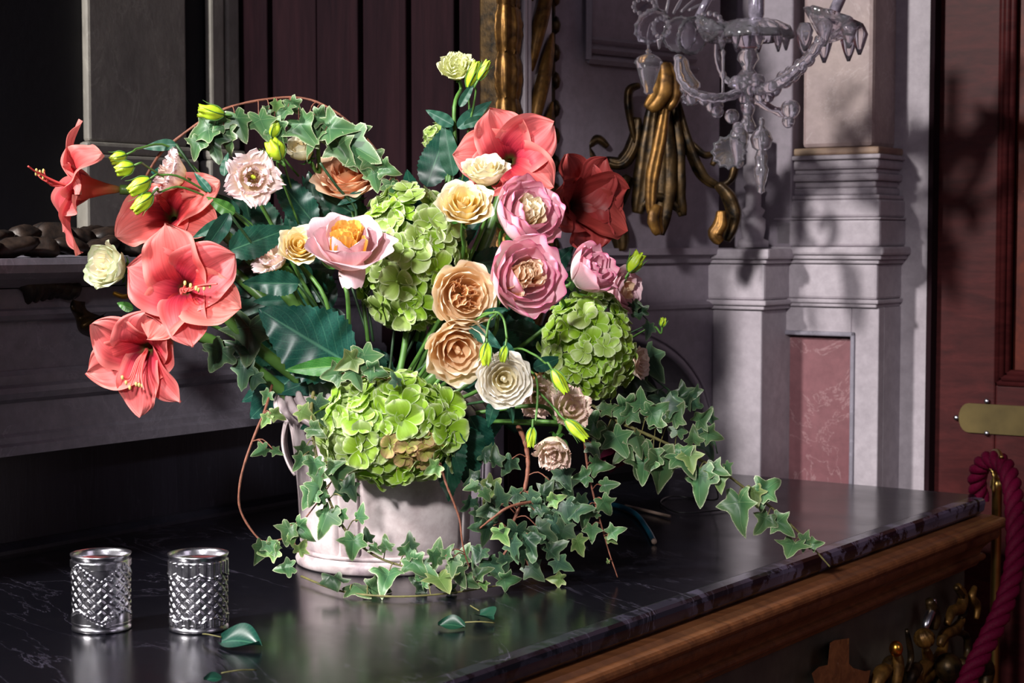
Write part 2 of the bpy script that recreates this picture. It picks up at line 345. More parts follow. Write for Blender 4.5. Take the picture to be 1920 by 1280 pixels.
def grid(fn, nu, nv, close=False):
    v = []; uv = []; f = []
    for j in range(nv + 1):
        for i in range(nu + (0 if close else 1)):
            s = i / nu * 2 - 1; t = j / nv; v.append(fn(s, t)); uv.append((s * 0.5 + 0.5, t))
    w = nu if close else nu + 1
    for j in range(nv):
        for i in range(nu):
            a = j * w + i; b = j * w + (i + 1) % w if close else a + 1
            f.append((a, b, b + w, a + w))
    return v, f, uv
def smoothpath(pts, n=6):
    pts = [Vector(p) for p in pts]; out = []
    for i in range(len(pts) - 1):
        p0 = pts[max(i - 1, 0)]; p1 = pts[i]; p2 = pts[i + 1]; p3 = pts[min(i + 2, len(pts) - 1)]
        for k in range(n):
            t = k / n
            out.append(0.5 * ((2 * p1) + (p2 - p0) * t + (2 * p0 - 5 * p1 + 4 * p2 - p3) * t * t + (3 * p1 - p0 - 3 * p2 + p3) * t ** 3))
    out.append(pts[-1]); return out
def tube(pts, r, sides=8, cap=True, rf=None):
    pts = [Vector(p) for p in pts]; n = len(pts); v = []; f = []
    up = Vector((0.13, 0.21, 0.97)); prev = None
    for i, p in enumerate(pts):
        d = (pts[min(i + 1, n - 1)] - pts[max(i - 1, 0)]).normalized()
        if prev is None: a = d.cross(up).normalized() if d.cross(up).length > 0.05 else d.cross(Vector((1, 0, 0))).normalized()
        else: a = (prev - d * prev.dot(d)).normalized()
        prev = a; b = d.cross(a); t = i / (n - 1)
        rr = r(t) if callable(r) else r
        for k in range(sides):
            th = 2 * math.pi * k / sides; q = rr * (rf(th, t) if rf else 1)
            v.append(p + (a * math.cos(th) + b * math.sin(th)) * q)
    for i in range(n - 1):
        for k in range(sides):
            a0 = i * sides + k; a1 = i * sides + (k + 1) % sides; f.append((a0, a1, a1 + sides, a0 + sides))
    if cap: f.append(tuple(range(sides))[::-1]); f.append(tuple(range((n - 1) * sides, n * sides)))
    return v, f
def lathe(prof, sides=24, rf=None):
    v = []; f = []
    for (r, z) in prof:
        for k in range(sides):
            th = 2 * math.pi * k / sides; q = r * (rf(th, z) if rf else 1); v.append(Vector((q * math.cos(th), q * math.sin(th), z)))
    for i in range(len(prof) - 1):
        for k in range(sides):
            a = i * sides + k; b = i * sides + (k + 1) % sides; f.append((a, b, b + sides, a + sides))
    f.append(tuple(range(sides))[::-1]); f.append(tuple(range((len(prof) - 1) * sides, len(prof) * sides)))
    return v, f
def frame(p, n, spin=0.0):
    """local z along n, y roughly up"""
    z = Vector(n).normalized(); up = Vector((0, 0, 1))
    if abs(z.z) > 0.97: up = Vector((0, 1, 0))
    x = up.cross(z).normalized(); y = z.cross(x)
    m = Matrix((x, y, z)).transposed().to_4x4(); m.translation = Vector(p)
    return m @ Matrix.Rotation(spin, 4, 'Z')
def face(r, u, c): return Vector((r, -c, u))
def stem_path(root, name, pts, r, mat, sides=8, taper=1.0):
    v, f = tube(smoothpath(pts, 5), (lambda t: r * (1 + (taper - 1) * t)), sides)
    return obj(name, mesh(name, toloc(root, v), f, mat), root)
HUB = P(725, 760, 2.68)

# ============================================================ SETTING
def mb_struct(name, mb, mat, bevel=0.0, parent=None, smooth=False):
    o = mb.build(name, mat, parent, smooth, bevel)
    if parent is None: struct(o)
    return o
# floor
m_ = MB(); m_.box([Vector(c) for c in ((-3, -1, -0.04), (6, -1, -0.04), (6, 8, -0.04), (-3, 8, -0.04), (-3, -1, 0), (6, -1, 0), (6, 8, 0), (-3, 8, 0))])
mb_struct('floor', m_, M['floor_wood'])

def strip(name, prof, u0, u1, mat, parent=None, smooth=False):
    """extrude a (v, z) profile along u"""
    n = len(prof); v = [W(u0, a, b) for a, b in prof] + [W(u1, a, b) for a, b in prof]
    f = [(i, (i + 1) % n, (i + 1) % n + n, i + n) for i in range(n)] + [tuple(range(n))[::-1], tuple(range(n, 2 * n))]
    if parent: v = toloc(parent, v)
    o = obj(name, mesh(name, v, f, mat, None, smooth), parent)
    if parent is None: struct(o)
    return o
def stripv(name, prof, v0, v1, mat, parent=None, ret=None):
    """extrude a (u, z) profile along v"""
    n = len(prof); v = [W(a, v0, b) for a, b in prof] + [W(a, v1, b) for a, b in prof]
    f = [(i, (i + 1) % n, (i + 1) % n + n, i + n) for i in range(n)] + [tuple(range(n))[::-1], tuple(range(n, 2 * n))]
    if parent: v = toloc(parent, v)
    o = obj(name, mesh(name, v, f, mat, None, False), parent)
    if parent is None: struct(o)
    return o
BK = -2.45
# mantel wall: dark slab, stepped grey mouldings, shelf
wl = mb_struct('wall_left', MB().box(boxuv(1.15, 2.78, BK, -2.29, -0.85, 0.165)), M['slab'])
strip('trim_1', [(BK, -0.02), (-2.262, -0.02), (-2.262, 0.006), (-2.275, 0.014), (BK, 0.014)], 1.15, 2.78, M['slab'])
strip('trim_2', [(BK, 0.163), (-2.235, 0.163), (-2.235, 0.178), (-2.243, 0.182), (-2.243, 0.192), (-2.250, 0.197), (-2.255, 0.245),
                 (-2.245, 0.252), (-2.240, 0.262), (-2.246, 0.270), (-2.262, 0.274), (-2.262, 0.288), (-2.270, 0.296), (BK, 0.296)], 1.15, 2.78, M['grey_stone'])
strip('trim_3', [(BK, 0.296), (-2.275, 0.296), (-2.275, 0.374), (-2.262, 0.378), (-2.255, 0.386), (-2.262, 0.393), (-2.275, 0.396), (-2.275, 0.428), (BK, 0.428)], 1.15, 2.78, M['grey_stone'])
strip('trim_4', [(-2.9, 0.43), (-2.27, 0.43), (-2.225, 0.445), (-2.205, 0.455), (-2.200, 0.468), (-2.205, 0.478), (-2.9, 0.478)], 1.15, 2.78, M['grey_stone'])
# dark mirror image above the shelf, built as a recess with near-black back
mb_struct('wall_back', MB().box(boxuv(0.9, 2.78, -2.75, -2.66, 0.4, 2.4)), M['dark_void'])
side = mb_struct('wall_side', MB().box(boxuv(2.78, 2.82, -2.67, -1.955, 0.0, 2.2)), M['panel_wood'])
# boards of the dark panelling, each its own piece
bd = None
edges = [-2.66, -2.58, -2.555, -2.43, -2.33, -2.305, -2.20, -2.18, -2.08, -2.06, -1.965]
for i in range(len(edges) - 1):
    a, b = edges[i], edges[i + 1]; thick = 0.022 if (b - a) > 0.05 else 0.036
    mb = MB().box(boxuv(2.78 - thick, 2.78, a + 0.0012, b - 0.0012, 0.40, 2.2))
    o = mb.build('panel' if b - a > 0.05 else 'batten', M['panel_wood'], side, False, 0.003)
# pilasters reflected in the mirror, modelled as solid stone in that recess
def pil(name, px0, px1, v, depth, mat, base=True):
    u0 = Rv(px0, 300, v)[0]; u1 = Rv(px1, 300, v)[0]
    mb = MB().box(boxuv(u0, u1, v - depth, v, 0.7, 2.4))
    o = mb_struct(name, mb, mat, 0.006)
    if base:
        mb = MB().box(boxuv(u0 - 0.02, u1 + 0.02, v - depth, v + 0.015, 0.49, 0.675)); mb.build('plinth', mat, o, False, 0.006)
        mb = MB().box(boxuv(u0 - 0.012, u1 + 0.012, v - depth, v + 0.008, 0.675, 0.70)); mb.build('base_moulding', mat, o, False, 0.008)
    return o
pil('trim_5', 168, 352, -2.64, 0.02, M['mirror_stone'])
pil('trim_6', 398, 424, -2.635, 0.02, M['mirror_stone'])
pil('trim_7', 428, 452, -2.64, 0.02, M['mirror_stone'])

# chimney block right of the mirror frame with its arched niche
VB = -1.83
def vb(u): return -1.93 + (u - 2.94) * 0.2273
def boxb(u0, u1, d0, d1, z0, z1):
    return [W(u0, vb(u0) + d0, z0), W(u1, vb(u1) + d0, z0), W(u1, vb(u1) + d1, z0), W(u0, vb(u0) + d1, z0), W(u0, vb(u0) + d0, z1), W(u1, vb(u1) + d0, z1), W(u1, vb(u1) + d1, z1), W(u0, vb(u0) + d1, z1)]
def stripb(name, prof, u0, u1, mat, parent):
    n = len(prof); v = [W(u0, vb(u0) + a, b) for a, b in prof] + [W(u1, vb(u1) + a, b) for a, b in prof]
    f = [(i, (i + 1) % n, (i + 1) % n + n, i + n) for i in range(n)] + [tuple(range(n))[::-1], tuple(range(n, 2 * n))]
    return obj(name, mesh(name, toloc(parent, v), f, mat, None, False), parent)
def arch_wall():
    # face plane v=VB from u=2.60 to 3.40 with an arched opening
    cu, cz = Rv(1190, 780, VB)[0], 0.02
    top = Rv(1215, 628, VB)[2]; ru = Rv(1330, 800, VB)[0] - cu; rz = top - cz
    pts_o = []; n = 28
    for i in range(n + 1):
        a = math.pi * i / n; pts_o.append((cu + ru * math.cos(a), cz + rz * math.sin(a) ** 0.8))
    pts_o = [(cu + ru, 0.0)] + pts_o + [(cu - ru, 0.0)]
    outer = [(3.40, 0.0)] + [(3.40, -0.1)]
    v = []; f = []
    # connect arch to a rectangle fan: ring quads
    rect = []
    for (u, z) in pts_o:
        du, dz = u - cu, z - cz
        k = 1e9
        if du > 1e-6: k = min(k, (3.40 - cu) / du)
        if du < -1e-6: k = min(k, (2.8 - cu) / du)
        if dz > 1e-6: k = min(k, (0.6 - cz) / dz)
        if dz < 0: rect.append((3.40 if du > 0 else 2.8, z))
        else: rect.append((cu + du * k, cz + dz * k))
    nn = len(pts_o)
    for (u, z) in pts_o: v.append(W(u, vb(u), z))
    for (u, z) in rect: v.append(W(u, vb(u), z))
    for (u, z) in pts_o: v.append(W(u, vb(u) - 0.1, z))
    for i in range(nn - 1):
        f.append((i, i + 1, nn + i + 1, nn + i)); f.append((i, 2 * nn + i, 2 * nn + i + 1, i + 1))
    # corners
    for cc, (ua, za) in enumerate(((3.40, 0.6), (2.8, 0.6))):
        idx = len(v); v.append(W(ua, vb(ua), za))
        # find the ring step where rect passes the corner
        for i in range(nn - 1):
            a, b = rect[i], rect[i + 1]
            if (abs(a[0] - ua) < 1e-4 and abs(b[1] - za) < 1e-4 and abs(b[0] - ua) > 1e-4) or (abs(a[1] - za) < 1e-4 and abs(b[0] - ua) < 1e-4 and abs(a[0] - ua) > 1e-4):
                f.append((nn + i, nn + i + 1, idx))
    o = struct(obj('wall_chimney', mesh('wall_chimney', v, f, M['plaster'], None, False)))
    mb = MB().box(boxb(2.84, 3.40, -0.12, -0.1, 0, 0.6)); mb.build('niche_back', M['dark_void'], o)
    mb = MB().box(boxb(2.84, 3.40, -0.04, 0, 0.6, 2.2)); mb.build('upper_panel', M['plaster'], o)
    # arch moulding
    pth = [W(u, vb(u) + 0.004, z) for (u, z) in pts_o]
    tv, tf = tube(pth, 0.009, 8); obj('arch_moulding', mesh('arch_moulding', tv, tf, M['plaster']), o)
    pth = [W(cu + (u - cu) * 1.055, vb(cu + (u - cu) * 1.055) + 0.002, cz + (z - cz) * 1.055) for (u, z) in pts_o]
    tv, tf = tube(pth, 0.004, 6); obj('arch_moulding', mesh('arch_moulding', tv, tf, M['plaster']), o)
    # cornice and lower bead on this face
    z1 = Rv(1300, 470, VB)[2]; z2 = Rv(1300, 571, VB)[2]
    stripb('cornice', [(-0.02, z1 - 0.028), (0.012, z1 - 0.026), (0.020, z1 - 0.012), (0.035, z1 - 0.008), (0.035, z1 + 0.006), (-0.02, z1 + 0.006)], 2.84, 3.40, M['plaster'], o)
    stripb('bead', [(-0.02, z2 - 0.010), (0.010, z2 - 0.008), (0.014, z2), (0.006, z2 + 0.006), (-0.02, z2 + 0.008)], 2.84, 3.40, M['plaster'], o)
    # carved square recess moulding high up with a scroll arm
    a = Rv(1108, 0, -1.9); b = Rv(1150, 118, -1.9)
    for k, off in enumerate((0.0, 0.022, 0.042)):
        pth = [W(a[0] + off * 0.4, vb(a[0]) + 0.012 - 0.004 * k, 1.3), W(a[0] + off * 0.4, vb(a[0]) + 0.012 - 0.004 * k, b[2] + off), W(a[0] + 0.32, vb(a[0] + 0.32) + 0.012 - 0.004 * k, b[2] + off)]
        mb = MB(); mb.add(*tube([pth[0], pth[1]], 0.008, 4)); mb.add(*tube([pth[1], pth[2]], 0.008, 4)); mb.build('panel_moulding', M['plaster'], o)
    for k, r in enumerate((0.012, 0.009, 0.007)):
        pth = [P(1215 - 14 * k, 15, 3.68), P(1165 - 14 * k, 45 - 4 * k, 3.65), P(1138 - 12 * k, 85 - 6 * k, 3.63), P(1128 - 8 * k, 122 - 8 * k, 3.62)]
        tv, tf = tube(smoothpath(pth, 5), r, 8); obj('scroll_moulding', mesh('scroll_moulding', toloc(o, tv), tf, M['plaster']), o)
arch_wall()

# right wall: pilaster, pier with inset marble, strip beside the door
UA, UC, UD = 3.38, 3.50, 3.62
def zat(px, py, u): return Ru(px, py, u)[2]
def vat(px, u, py=600): return Ru(px, py, u)[1]
def cornice_block(name, u, v0, v1, layers, mat, parent, ret=0.0):
    """stack of (z0, z1, proud) boxes on a pier"""
    for z0, z1, pr, mt in layers:
        mb = MB().box(boxuv(u - pr, u + 0.25, v0 - pr, v1 + pr, z0, z1)); mb.build(name, mt or mat, parent, False, min(0.006, (z1 - z0) * 0.3))
# back wall surface
wr = mb_struct('wall_right', MB().box(boxuv(UD, UD + 0.1, -1.95, vat(1742, UD), -0.85, 2.2)), M['pale_stone'])
struct(wr)
# pilaster A
a0, a1 = VB + 0.001, vat(1428, UA)
pa = mb_struct('trim_8', MB().box(boxuv(UA, UC + 0.1, a0, a1, -0.1, zat(1390, 580, UA))), M['pale_stone'], 0.004)
za = lambda y: zat(1390, y, UA)
cornice_block('moulding', UA, a0, a1, [(za(580), za(572), 0.010, None), (za(572), za(562), 0.018, None), (za(562), za(494), 0.012, None),
              (za(494), za(486), 0.020, None), (za(486), za(466), 0.030, None)], M['pale_stone'], pa)
# baluster on pilaster A
bx = Ru(1410, 450, UA + 0.04)
def bal():
    s = 3.72 / F
    prof = [(30, 0), (30, 18), (20, 24), (24, 50), (24, 75), (17, 82), (22, 96), (22, 100), (15, 108), (15, 150), (19, 160), (13, 170), (18, 182), (20, 195), (20, 215), (14, 222), (14, 300)]
    zz = zat(1410, 464, UA + 0.04)
    v, f = lathe([(r * s, h * s * 0.72 if h < 216 else h * s * 0.72) for r, h in prof], 4 * 6)
    root = W(UA + 0.045, bx[1], zz)
    return obj('baluster', mesh('baluster', [root + x for x in v], f, M['pale_stone']), pa)
bal()
mb = MB().box(boxuv(UA + 0.10, UC + 0.1, a0, a1 + 0.02, za(464), 1.3)); mb.build('upper_shaft', M['plaster'], pa, False, 0.004)
# pier C
c0, c1 = a1 - 0.02, vat(1648, UC)
zc = lambda y: zat(1560, y, UC)
pin0, pin1, pz = vat(1432, UC), vat(1596, UC), zc(630)
pc = mb_struct('trim_9', MB().box(boxuv(UC + 0.03, UD + 0.02, c0, c1, -0.2, zc(575))), M['pale_stone'])
MB().box(boxuv(UC, UC + 0.03, pin1, c1, -0.2, zc(575))).build('stile', M['pale_stone'], pc, False, 0.003)
MB().box(boxuv(UC, UC + 0.03, c0, pin1, pz, zc(575))).build('rail', M['pale_stone'], pc, False, 0.003)
MB().box(boxuv(UC + 0.02, UC + 0.031, pin0, pin1 - 0.004, -0.2, pz - 0.004)).build('marble_inset', M['red_marble'], pc, False, 0.002)
MB().box(boxuv(UC - 0.006, UC + 0.02, pin1, pin1 + 0.010, -0.2, pz + 0.010)).build('bead', M['grey_stone'], pc, False, 0.003)
MB().box(boxuv(UC - 0.006, UC + 0.02, c0, pin1 + 0.010, pz, pz + 0.010)).build('bead', M['grey_stone'], pc, False, 0.003)
L = [(575, 568, .010, None), (568, 560, .016, None), (560, 494, .012, None), (494, 486, .018, None), (486, 478, .026, None), (478, 462, .034, None),
     (462, 412, .020, None), (412, 408, .022, None), (408, 374, .018, None), (374, 366, .016, None), (366, 352, .006, None), (352, 340, .002, None), (340, 326, .012, None), (326, 318, .004, None),
     (318, 300, .012, None), (300, 291, .018, None), (291, 277, .012, M['ochre_stone'])]
cornice_block('moulding', UC, c0 + 0.02, c1 - 0.012, [(zc(a), zc(b), pr, mt) for a, b, pr, mt in L], M['pale_stone'], pc)
MB().box(boxuv(UC, UD + 0.02, vat(1500, UC), c1 - 0.02, zc(277), 1.6)).build('upper_shaft', M['pink_stone'], pc, False, 0.01)
# wall strip D corner, door reveal, door
dv0 = vat(1742, UD)
mb_struct('wall_reveal', MB().box(boxuv(UD - 0.004, 3.70, dv0 - 0.005, dv0 + 0.006, -0.85, 2.2)), M['panel_wood'])
UDo = 3.65
def door():
    v0 = vat(1735, UDo, 500); o = mb_struct('door_1', MB().box(boxuv(UDo + 0.02, UDo + 0.06, v0, v0 + 1.1, -0.85, 1.9)), M['door_wood'])
    vm0, vm1 = vat(1868, UDo), vat(1896, UDo); zb = zat(1880, 722, UDo)
    MB().box(boxuv(UDo, UDo + 0.03, v0, vm0, -0.85, 1.9)).build('stile', M['door_wood'], o, False, 0.004)
    MB().box(boxuv(UDo, UDo + 0.03, vm0, v0 + 1.1, -0.85, zb)).build('rail', M['door_wood'], o, False, 0.004)
    MB().box(boxuv(UDo + 0.012, UDo + 0.03, vm1, v0 + 1.1, zb + 0.03, 1.9)).build('door_panel', M['door_flame'], o, False, 0.004)
    for k in range(3):
        vv = vm0 + (vm1 - vm0) * (k + 0.5) / 3; zz = zb + 0.032 * (k + 0.5) / 3; r = 0.0075
        mb = MB(); mb.add(*tube([W(UDo - 0.004 * (k % 2), vv, 1.9), W(UDo - 0.004 * (k % 2), vv, zz)], r, 10)); mb.add(*tube([W(UDo - 0.004 * (k % 2), vv, zz), W(UDo - 0.004 * (k % 2), v0 + 1.1, zz)], r, 10))
        mb.build('panel_moulding', M['door_wood'], o, True)
    # lock plate with rounded end and three screws
    pv0 = vat(1802, UDo); z0, z1 = zat(1850, 812, UDo), zat(1850, 757, UDo); hz = (z0 + z1) / 2; n = 10
    out = [(pv0 + 0.022 - 0.022 * math.cos(a), hz + (z1 - z0) / 2 * math.sin(a)) for a in [(-math.pi / 2) + math.pi * k / n for k in range(n + 1)]]
    out = [(pv0 + 0.022 - 0.022 * abs(math.cos(-math.pi / 2 + math.pi * k / n)), hz + (z1 - z0) / 2 * math.sin(-math.pi / 2 + math.pi * k / n)) for k in range(n + 1)]
    poly = out + [(pv0 + 0.5, z1), (pv0 + 0.5, z0)]
    nn = len(poly); vv = [W(UDo - 0.006, a, b) for a, b in poly] + [W(UDo + 0.001, a, b) for a, b in poly]
    ff = [tuple(range(nn))] + [(i, i + nn, (i + 1) % nn + nn, (i + 1) % nn) for i in range(nn)]
    pl = obj('lock_plate', mesh('lock_plate', toloc(o, vv), ff, M['dull_brass'], None, False), o)
    for sx, sy in ((1793, 783), (1850, 752), (1850, 812)):
        q = Ru(sx, sy, UDo - 0.006); vv, f = lathe([(0.006, 0), (0.005, 0.003), (0.001, 0.004)], 12)
        mt = frame(W(UDo - 0.006, q[1], q[2]), (-UX, -UY, 0)); obj('screw', mesh('screw', [mt @ x for x in vv], f, M['steel']), pl)
door()

# ------------------------------------------------------------ gilded mirror frame
def gilt_frame():
    vF = -1.925
    U = lambda px: Rv(px, 100, vF)[0]
    root = thing('mirror_frame', 'carved gold and white frame standing up behind the topmost coral flower', 'frame', W(U(985), vF, 0.35))
    z0, z1 = 0.30, 1.15
    MB().box(boxuv(U(972), U(1036), vF - 0.05, vF, z0, z1)).build('board', M['white_paint'], root, False, 0.004)
    MB().box(boxuv(U(973), U(979), vF, vF + 0.014, z0, z1)).build('fillet', M['white_paint'], root, False, 0.003)
    MB().box(boxuv(U(983), U(990), vF, vF + 0.010, z0, z1)).build('fillet', M['white_paint'], root, False, 0.003)
    # left: overlapping gilded leaf bundles
    uc = U(954); hw = (U(972) - U(935)) / 2; n = 9; h = 0.088
    for i in range(n):
        zb = z1 - 0.02 - i * h
        def fn(s, t, zb=zb, i=i):
            a = s * math.pi * 0.55; bul = 0.85 + 0.25 * math.sin(math.pi * min(1, t * 1.1)) ** 0.7
            rr = hw * bul * (1 + 0.16 * math.cos(a * 8) * (0.3 + t)) * (1 + 0.05 * math.sin(t * 23 + i * 2 + s * 3)); return W(uc + rr * math.sin(a), vF - 0.004 + rr * 0.6 * math.cos(a), zb - h * 1.12 * t + 0.012 * math.cos(a * 8) * t)
        v, f, uv = grid(fn, 28, 8); obj('leaf_bundle', mesh('leaf_bundle', toloc(root, v), f, M['gold'], uv), root)
    MB().box(boxuv(U(938), U(972), vF - 0.05, vF - 0.003, z0, z1)).build('core', M['dark_gold'], root, False, 0.004)
    # right: slanting acanthus plumes
    for i in range(7):
        zb = z1 - 0.02 - i * 0.135
        for k in range(4):
            w0 = 0.012 - 0.0015 * k
            pth = [W(U(992) + 0.004 * k, vF + 0.004, zb - 0.16 + 0.024 * k), W(U(996) + 0.006 * k, vF + 0.012, zb - 0.10 + 0.022 * k), W(U(1012) + 0.003 * k, vF + 0.012, zb - 0.03 + 0.014 * k), W(U(1031), vF + 0.006, zb + 0.03 + 0.008 * k)]
            v, f = tube(smoothpath(pth, 5), lambda t, w0=w0: w0 * (0.25 + math.sin(math.pi * (t * 0.9 + 0.05))), 8)
            obj('plume', mesh('plume', toloc(root, v), f, M['gold']), root)
    # outer beaded edge
    v, f = tube([W(U(1042), vF - 0.01, z0), W(U(1042), vF - 0.01, z1)], 0.008, 8); obj('outer_edge', mesh('outer_edge', toloc(root, v), f, M['dark_gold']), root)
    for i in range(15):
        vv, f = lathe([(0.001, -0.020), (0.009, -0.014), (0.012, 0), (0.008, 0.013), (0.001, 0.018)], 10)
        c = W(U(1045), vF - 0.006, z0 + 0.03 + i * 0.055); obj('carved_bead', mesh('carved_bead', toloc(root, [c + x for x in vv]), f, M['dark_gold']), root)
gilt_frame()

# ------------------------------------------------------------ carved gilt things on the mantel
def blob(c, rx, ry, rz, lob=0.12, k=5, ph=0.0, nu=14, nv=9):
    def fn(s, t):
        a = s * math.pi; b = (t - 0.5) * math.pi; q = 1 + lob * math.sin(k * a + ph) * math.cos(b) + lob * 0.6 * math.sin(3 * b + ph)
        return (c[0] + rx * q * math.cos(b) * math.cos(a), c[1] + ry * q * math.cos(b) * math.sin(a), c[2] + rz * q * math.sin(b))
    return grid(fn, nu, nv)
gar = thing('carved_garland', 'row of brown carved leaf lumps lying along the grey shelf under the coral side-facing flower', 'carving', Pz(80, 470, TZ + 0.48))
for i in range(26):
    px = -30 + i * 18.5 + rnd.uniform(-5, 5); row = i % 3
    u_, _, _ = Rv(px, 480, -2.25 - 0.05 * row); c = W(u_, -2.255 - 0.05 * row, 0.492 + 0.006 * row + rnd.uniform(0, 0.006) + (0.012 if row == 1 else 0))
    s_ = rnd.uniform(0.8, 1.35)
    v, f, uv = blob((0, 0, 0), 0.034 * s_, 0.02, 0.016 * s_, 0.24, rnd.choice((3, 4, 5)), rnd.random() * 6)
    mt = Matrix.Translation(c) @ Matrix.Rotation(R(rnd.uniform(20, 70)), 4, 'Z') @ Matrix.Rotation(R(rnd.uniform(-20, 20)), 4, 'Y')
    obj('carved_leaf', mesh('carved_leaf', toloc(gar, [mt @ Vector(x) for x in v]), f, M['bronze_leaf'], uv), gar)
lf = thing('carved_leaf_mount', 'dark carved leaf with sweeping ribs fixed under the mantel shelf', 'carving', W(1.95, -2.26, 0.41))
for k in range(7):
    d = k / 6
    pth = [P(-20 + 14 * k, 512 + 2 * k, 2.83 + 0.012 * k), P(28 + 16 * k, 516 + 5 * k, 2.82 + 0.012 * k), P(55 + 14 * k, 540 + 0 * k, 2.83 + 0.012 * k), P(50 + 14 * k, 568 - 3 * k, 2.84 + 0.012 * k)]
    v, f = tube(smoothpath(pth, 6), lambda t: 0.003 + 0.012 * math.sin(math.pi * (0.1 + 0.85 * t)), 8); obj('rib', mesh('rib', toloc(lf, v), f, M['bronze_leaf']), lf)
cu_ = thing('gilded_scroll', 'dark gilded curl on the mantel face below the white rose', 'carving', P(180, 600, 2.86))
def fn(s, t):
    a = R(150) + t * R(205); r = 58 - 6 * t; c = P(196 + r * math.cos(a) * 1.05, 584 - r * math.sin(a) * 1.0, 2.87)
    wv = 0.026 * math.sin(math.pi * (0.12 + 0.8 * t)); inn = P(196, 588, 2.87) - c
    return c + inn.normalized() * (wv * (s + 1) * 0.9) + Vector((0, -0.045 * (1 - s * s) - 0.012 * math.sin(t * 22), 0))
v, f, uv = grid(fn, 10, 36); obj('scroll_leaf', mesh('scroll_leaf', toloc(cu_, v), f, M['dark_gold'], uv), cu_)
v, f = tube(smoothpath([P(215, 550, 2.8), P(235, 556, 2.78), P(256, 545, 2.76), P(268, 532, 2.76)], 5), 0.004, 8); obj('bright_rim', mesh('bright_rim', toloc(cu_, v), f, M['bright_gold']), cu_)

# ------------------------------------------------------------ gilded wall bracket behind the crystal
br = thing('gilded_wall_bracket', 'tarnished gold carved bracket of drooping leaves on the grey wall behind the crystal lamp', 'bracket', P(1245, 300, 3.6))
def brib(pts, w, mat='dark_gold', Y=3.58, name='carved_leaf'):
    v, f = tube(smoothpath([P(x, y, Y + (q[2] if len(q) > 2 else 0)) for q in pts for x, y in [q[:2]]], 6), lambda t: w * Y / F * (0.25 + 0.75 * math.sin(math.pi * (0.12 + 0.76 * t))), 16, rf=lambda th, t: 0.5 + 0.62 * abs(math.cos(th)) ** 1.4 * (1 + 0.08 * math.sin(t * 24)) + 0.10 * math.cos(6 * th))
    return obj(name, mesh(name, toloc(br, v), f, M[mat]), br)
brib([(1240, 118), (1242, 145), (1236, 180), (1215, 205)], 24, 'gold', 3.5); brib([(1250, 120), (1262, 150), (1262, 185), (1250, 205)], 18, 'gold', 3.5)
brib([(1250, 185), (1238, 260), (1222, 340), (1220, 400)], 11, 'gold', 3.5); brib([(1225, 200), (1214, 280), (1205, 350), (1196, 400)], 17)
brib([(1262, 190), (1270, 280), (1272, 360), (1280, 405)], 16); brib([(1270, 190), (1290, 270), (1318, 330), (1350, 350)], 13); brib([(1245, 200), (1250, 290), (1248, 370), (1236, 440)], 20)
brib([(1350, 350), (1372, 335), (1376, 300), (1350, 290), (1335, 310)], 12, Y=3.55); brib([(1345, 345), (1366, 370), (1376, 410), (1362, 452)], 18, Y=3.5); brib([(1352, 395), (1350, 420), (1340, 440), (1352, 455)], 12, 'gold', 3.46)
brib([(1200, 160), (1180, 170), (1180, 210), (1192, 270)], 12); brib([(1195, 220), (1188, 270), (1165, 305), (1135, 300)], 12); brib([(1140, 305), (1112, 300), (1102, 275), (1120, 260), (1140, 275)], 14)
brib([(1135, 295), (1130, 340), (1140, 390), (1160, 430), (1165, 470)], 18); brib([(1180, 330), (1160, 370), (1150, 400)], 20); brib([(1236, 385), (1228, 410), (1236, 440)], 17, 'gold', 3.48)
brib([(1205, 390), (1222, 372), (1250, 375), (1275, 395)], 13); brib([(1290, 260), (1320, 290), (1345, 285)], 9)

# ============================================================ CONSOLE TABLE
tb = thing('console_table', 'long carved walnut console table with a polished black marble top', 'table', W(2.2, -1.6, -0.85))
U0, U1 = 0.75, 3.352
MB().box(boxuv(U0, U1, -2.286, -1.215, -0.034, 0.0)).build('marble_top', M['marble'], tb, False, 0.002)
def profo(name, prof, mat, smooth=False, parent=tb):
    """profile (outward, z) run along the front and round the free end"""
    n = len(prof); v = []
    for a, b in prof: v.append(W(U0, -1.19 + a, b))
    for a, b in prof: v.append(W(U1 + a - 0.02, -1.19 + a, b))
    for a, b in prof: v.append(W(U1 + a - 0.02, -1.34, b))
    f = [(k * n + i, k * n + (i + 1) % n, (k + 1) * n + (i + 1) % n, (k + 1) * n + i) for k in range(2) for i in range(n)]
    f += [tuple(range(n))[::-1], tuple(range(2 * n, 3 * n))]
    return obj(name, mesh(name, toloc(parent, v), f, mat, None, smooth), parent)
profo('marble_edge', [(-0.026, 0.0), (-0.006, -0.001), (-0.001, -0.005), (0.0, -0.012), (-0.002, -0.026), (-0.008, -0.033), (-0.026, -0.034)], M['marble_edge'])
def arc(cx, cz, r, a0, a1, n=6): return [(cx + r * math.cos(R(a0 + (a1 - a0) * i / n)), cz + r * math.sin(R(a0 + (a1 - a0) * i / n))) for i in range(n + 1)]
profo('top_moulding', [(-0.05, -0.0345), (0.012, -0.036), (0.020, -0.040)] + arc(0.024, -0.052, 0.011, 80, -60) + [(0.016, -0.064), (-0.05, -0.064)], M['table_wood'])
profo('ovolo', [(-0.05, -0.0642)] + arc(0.002, -0.072, 0.020, 40, -30, 6) + [(0.012, -0.086), (-0.05, -0.086)], M['table_wood'])
profo('astragal', [(-0.05, -0.0641)] + arc(0.017, -0.0660, 0.0042, 80, -80, 5) + [(-0.05, -0.0700)], M['table_wood'])
profo('cove', [(-0.05, -0.0862), (0.008, -0.0862)] + [(0.010 - 0.016 * math.sin(math.pi * 0.5 * i / 6), -0.088 - 0.022 * i / 6) for i in range(7)] + [(-0.05, -0.11)], M['table_wood'])
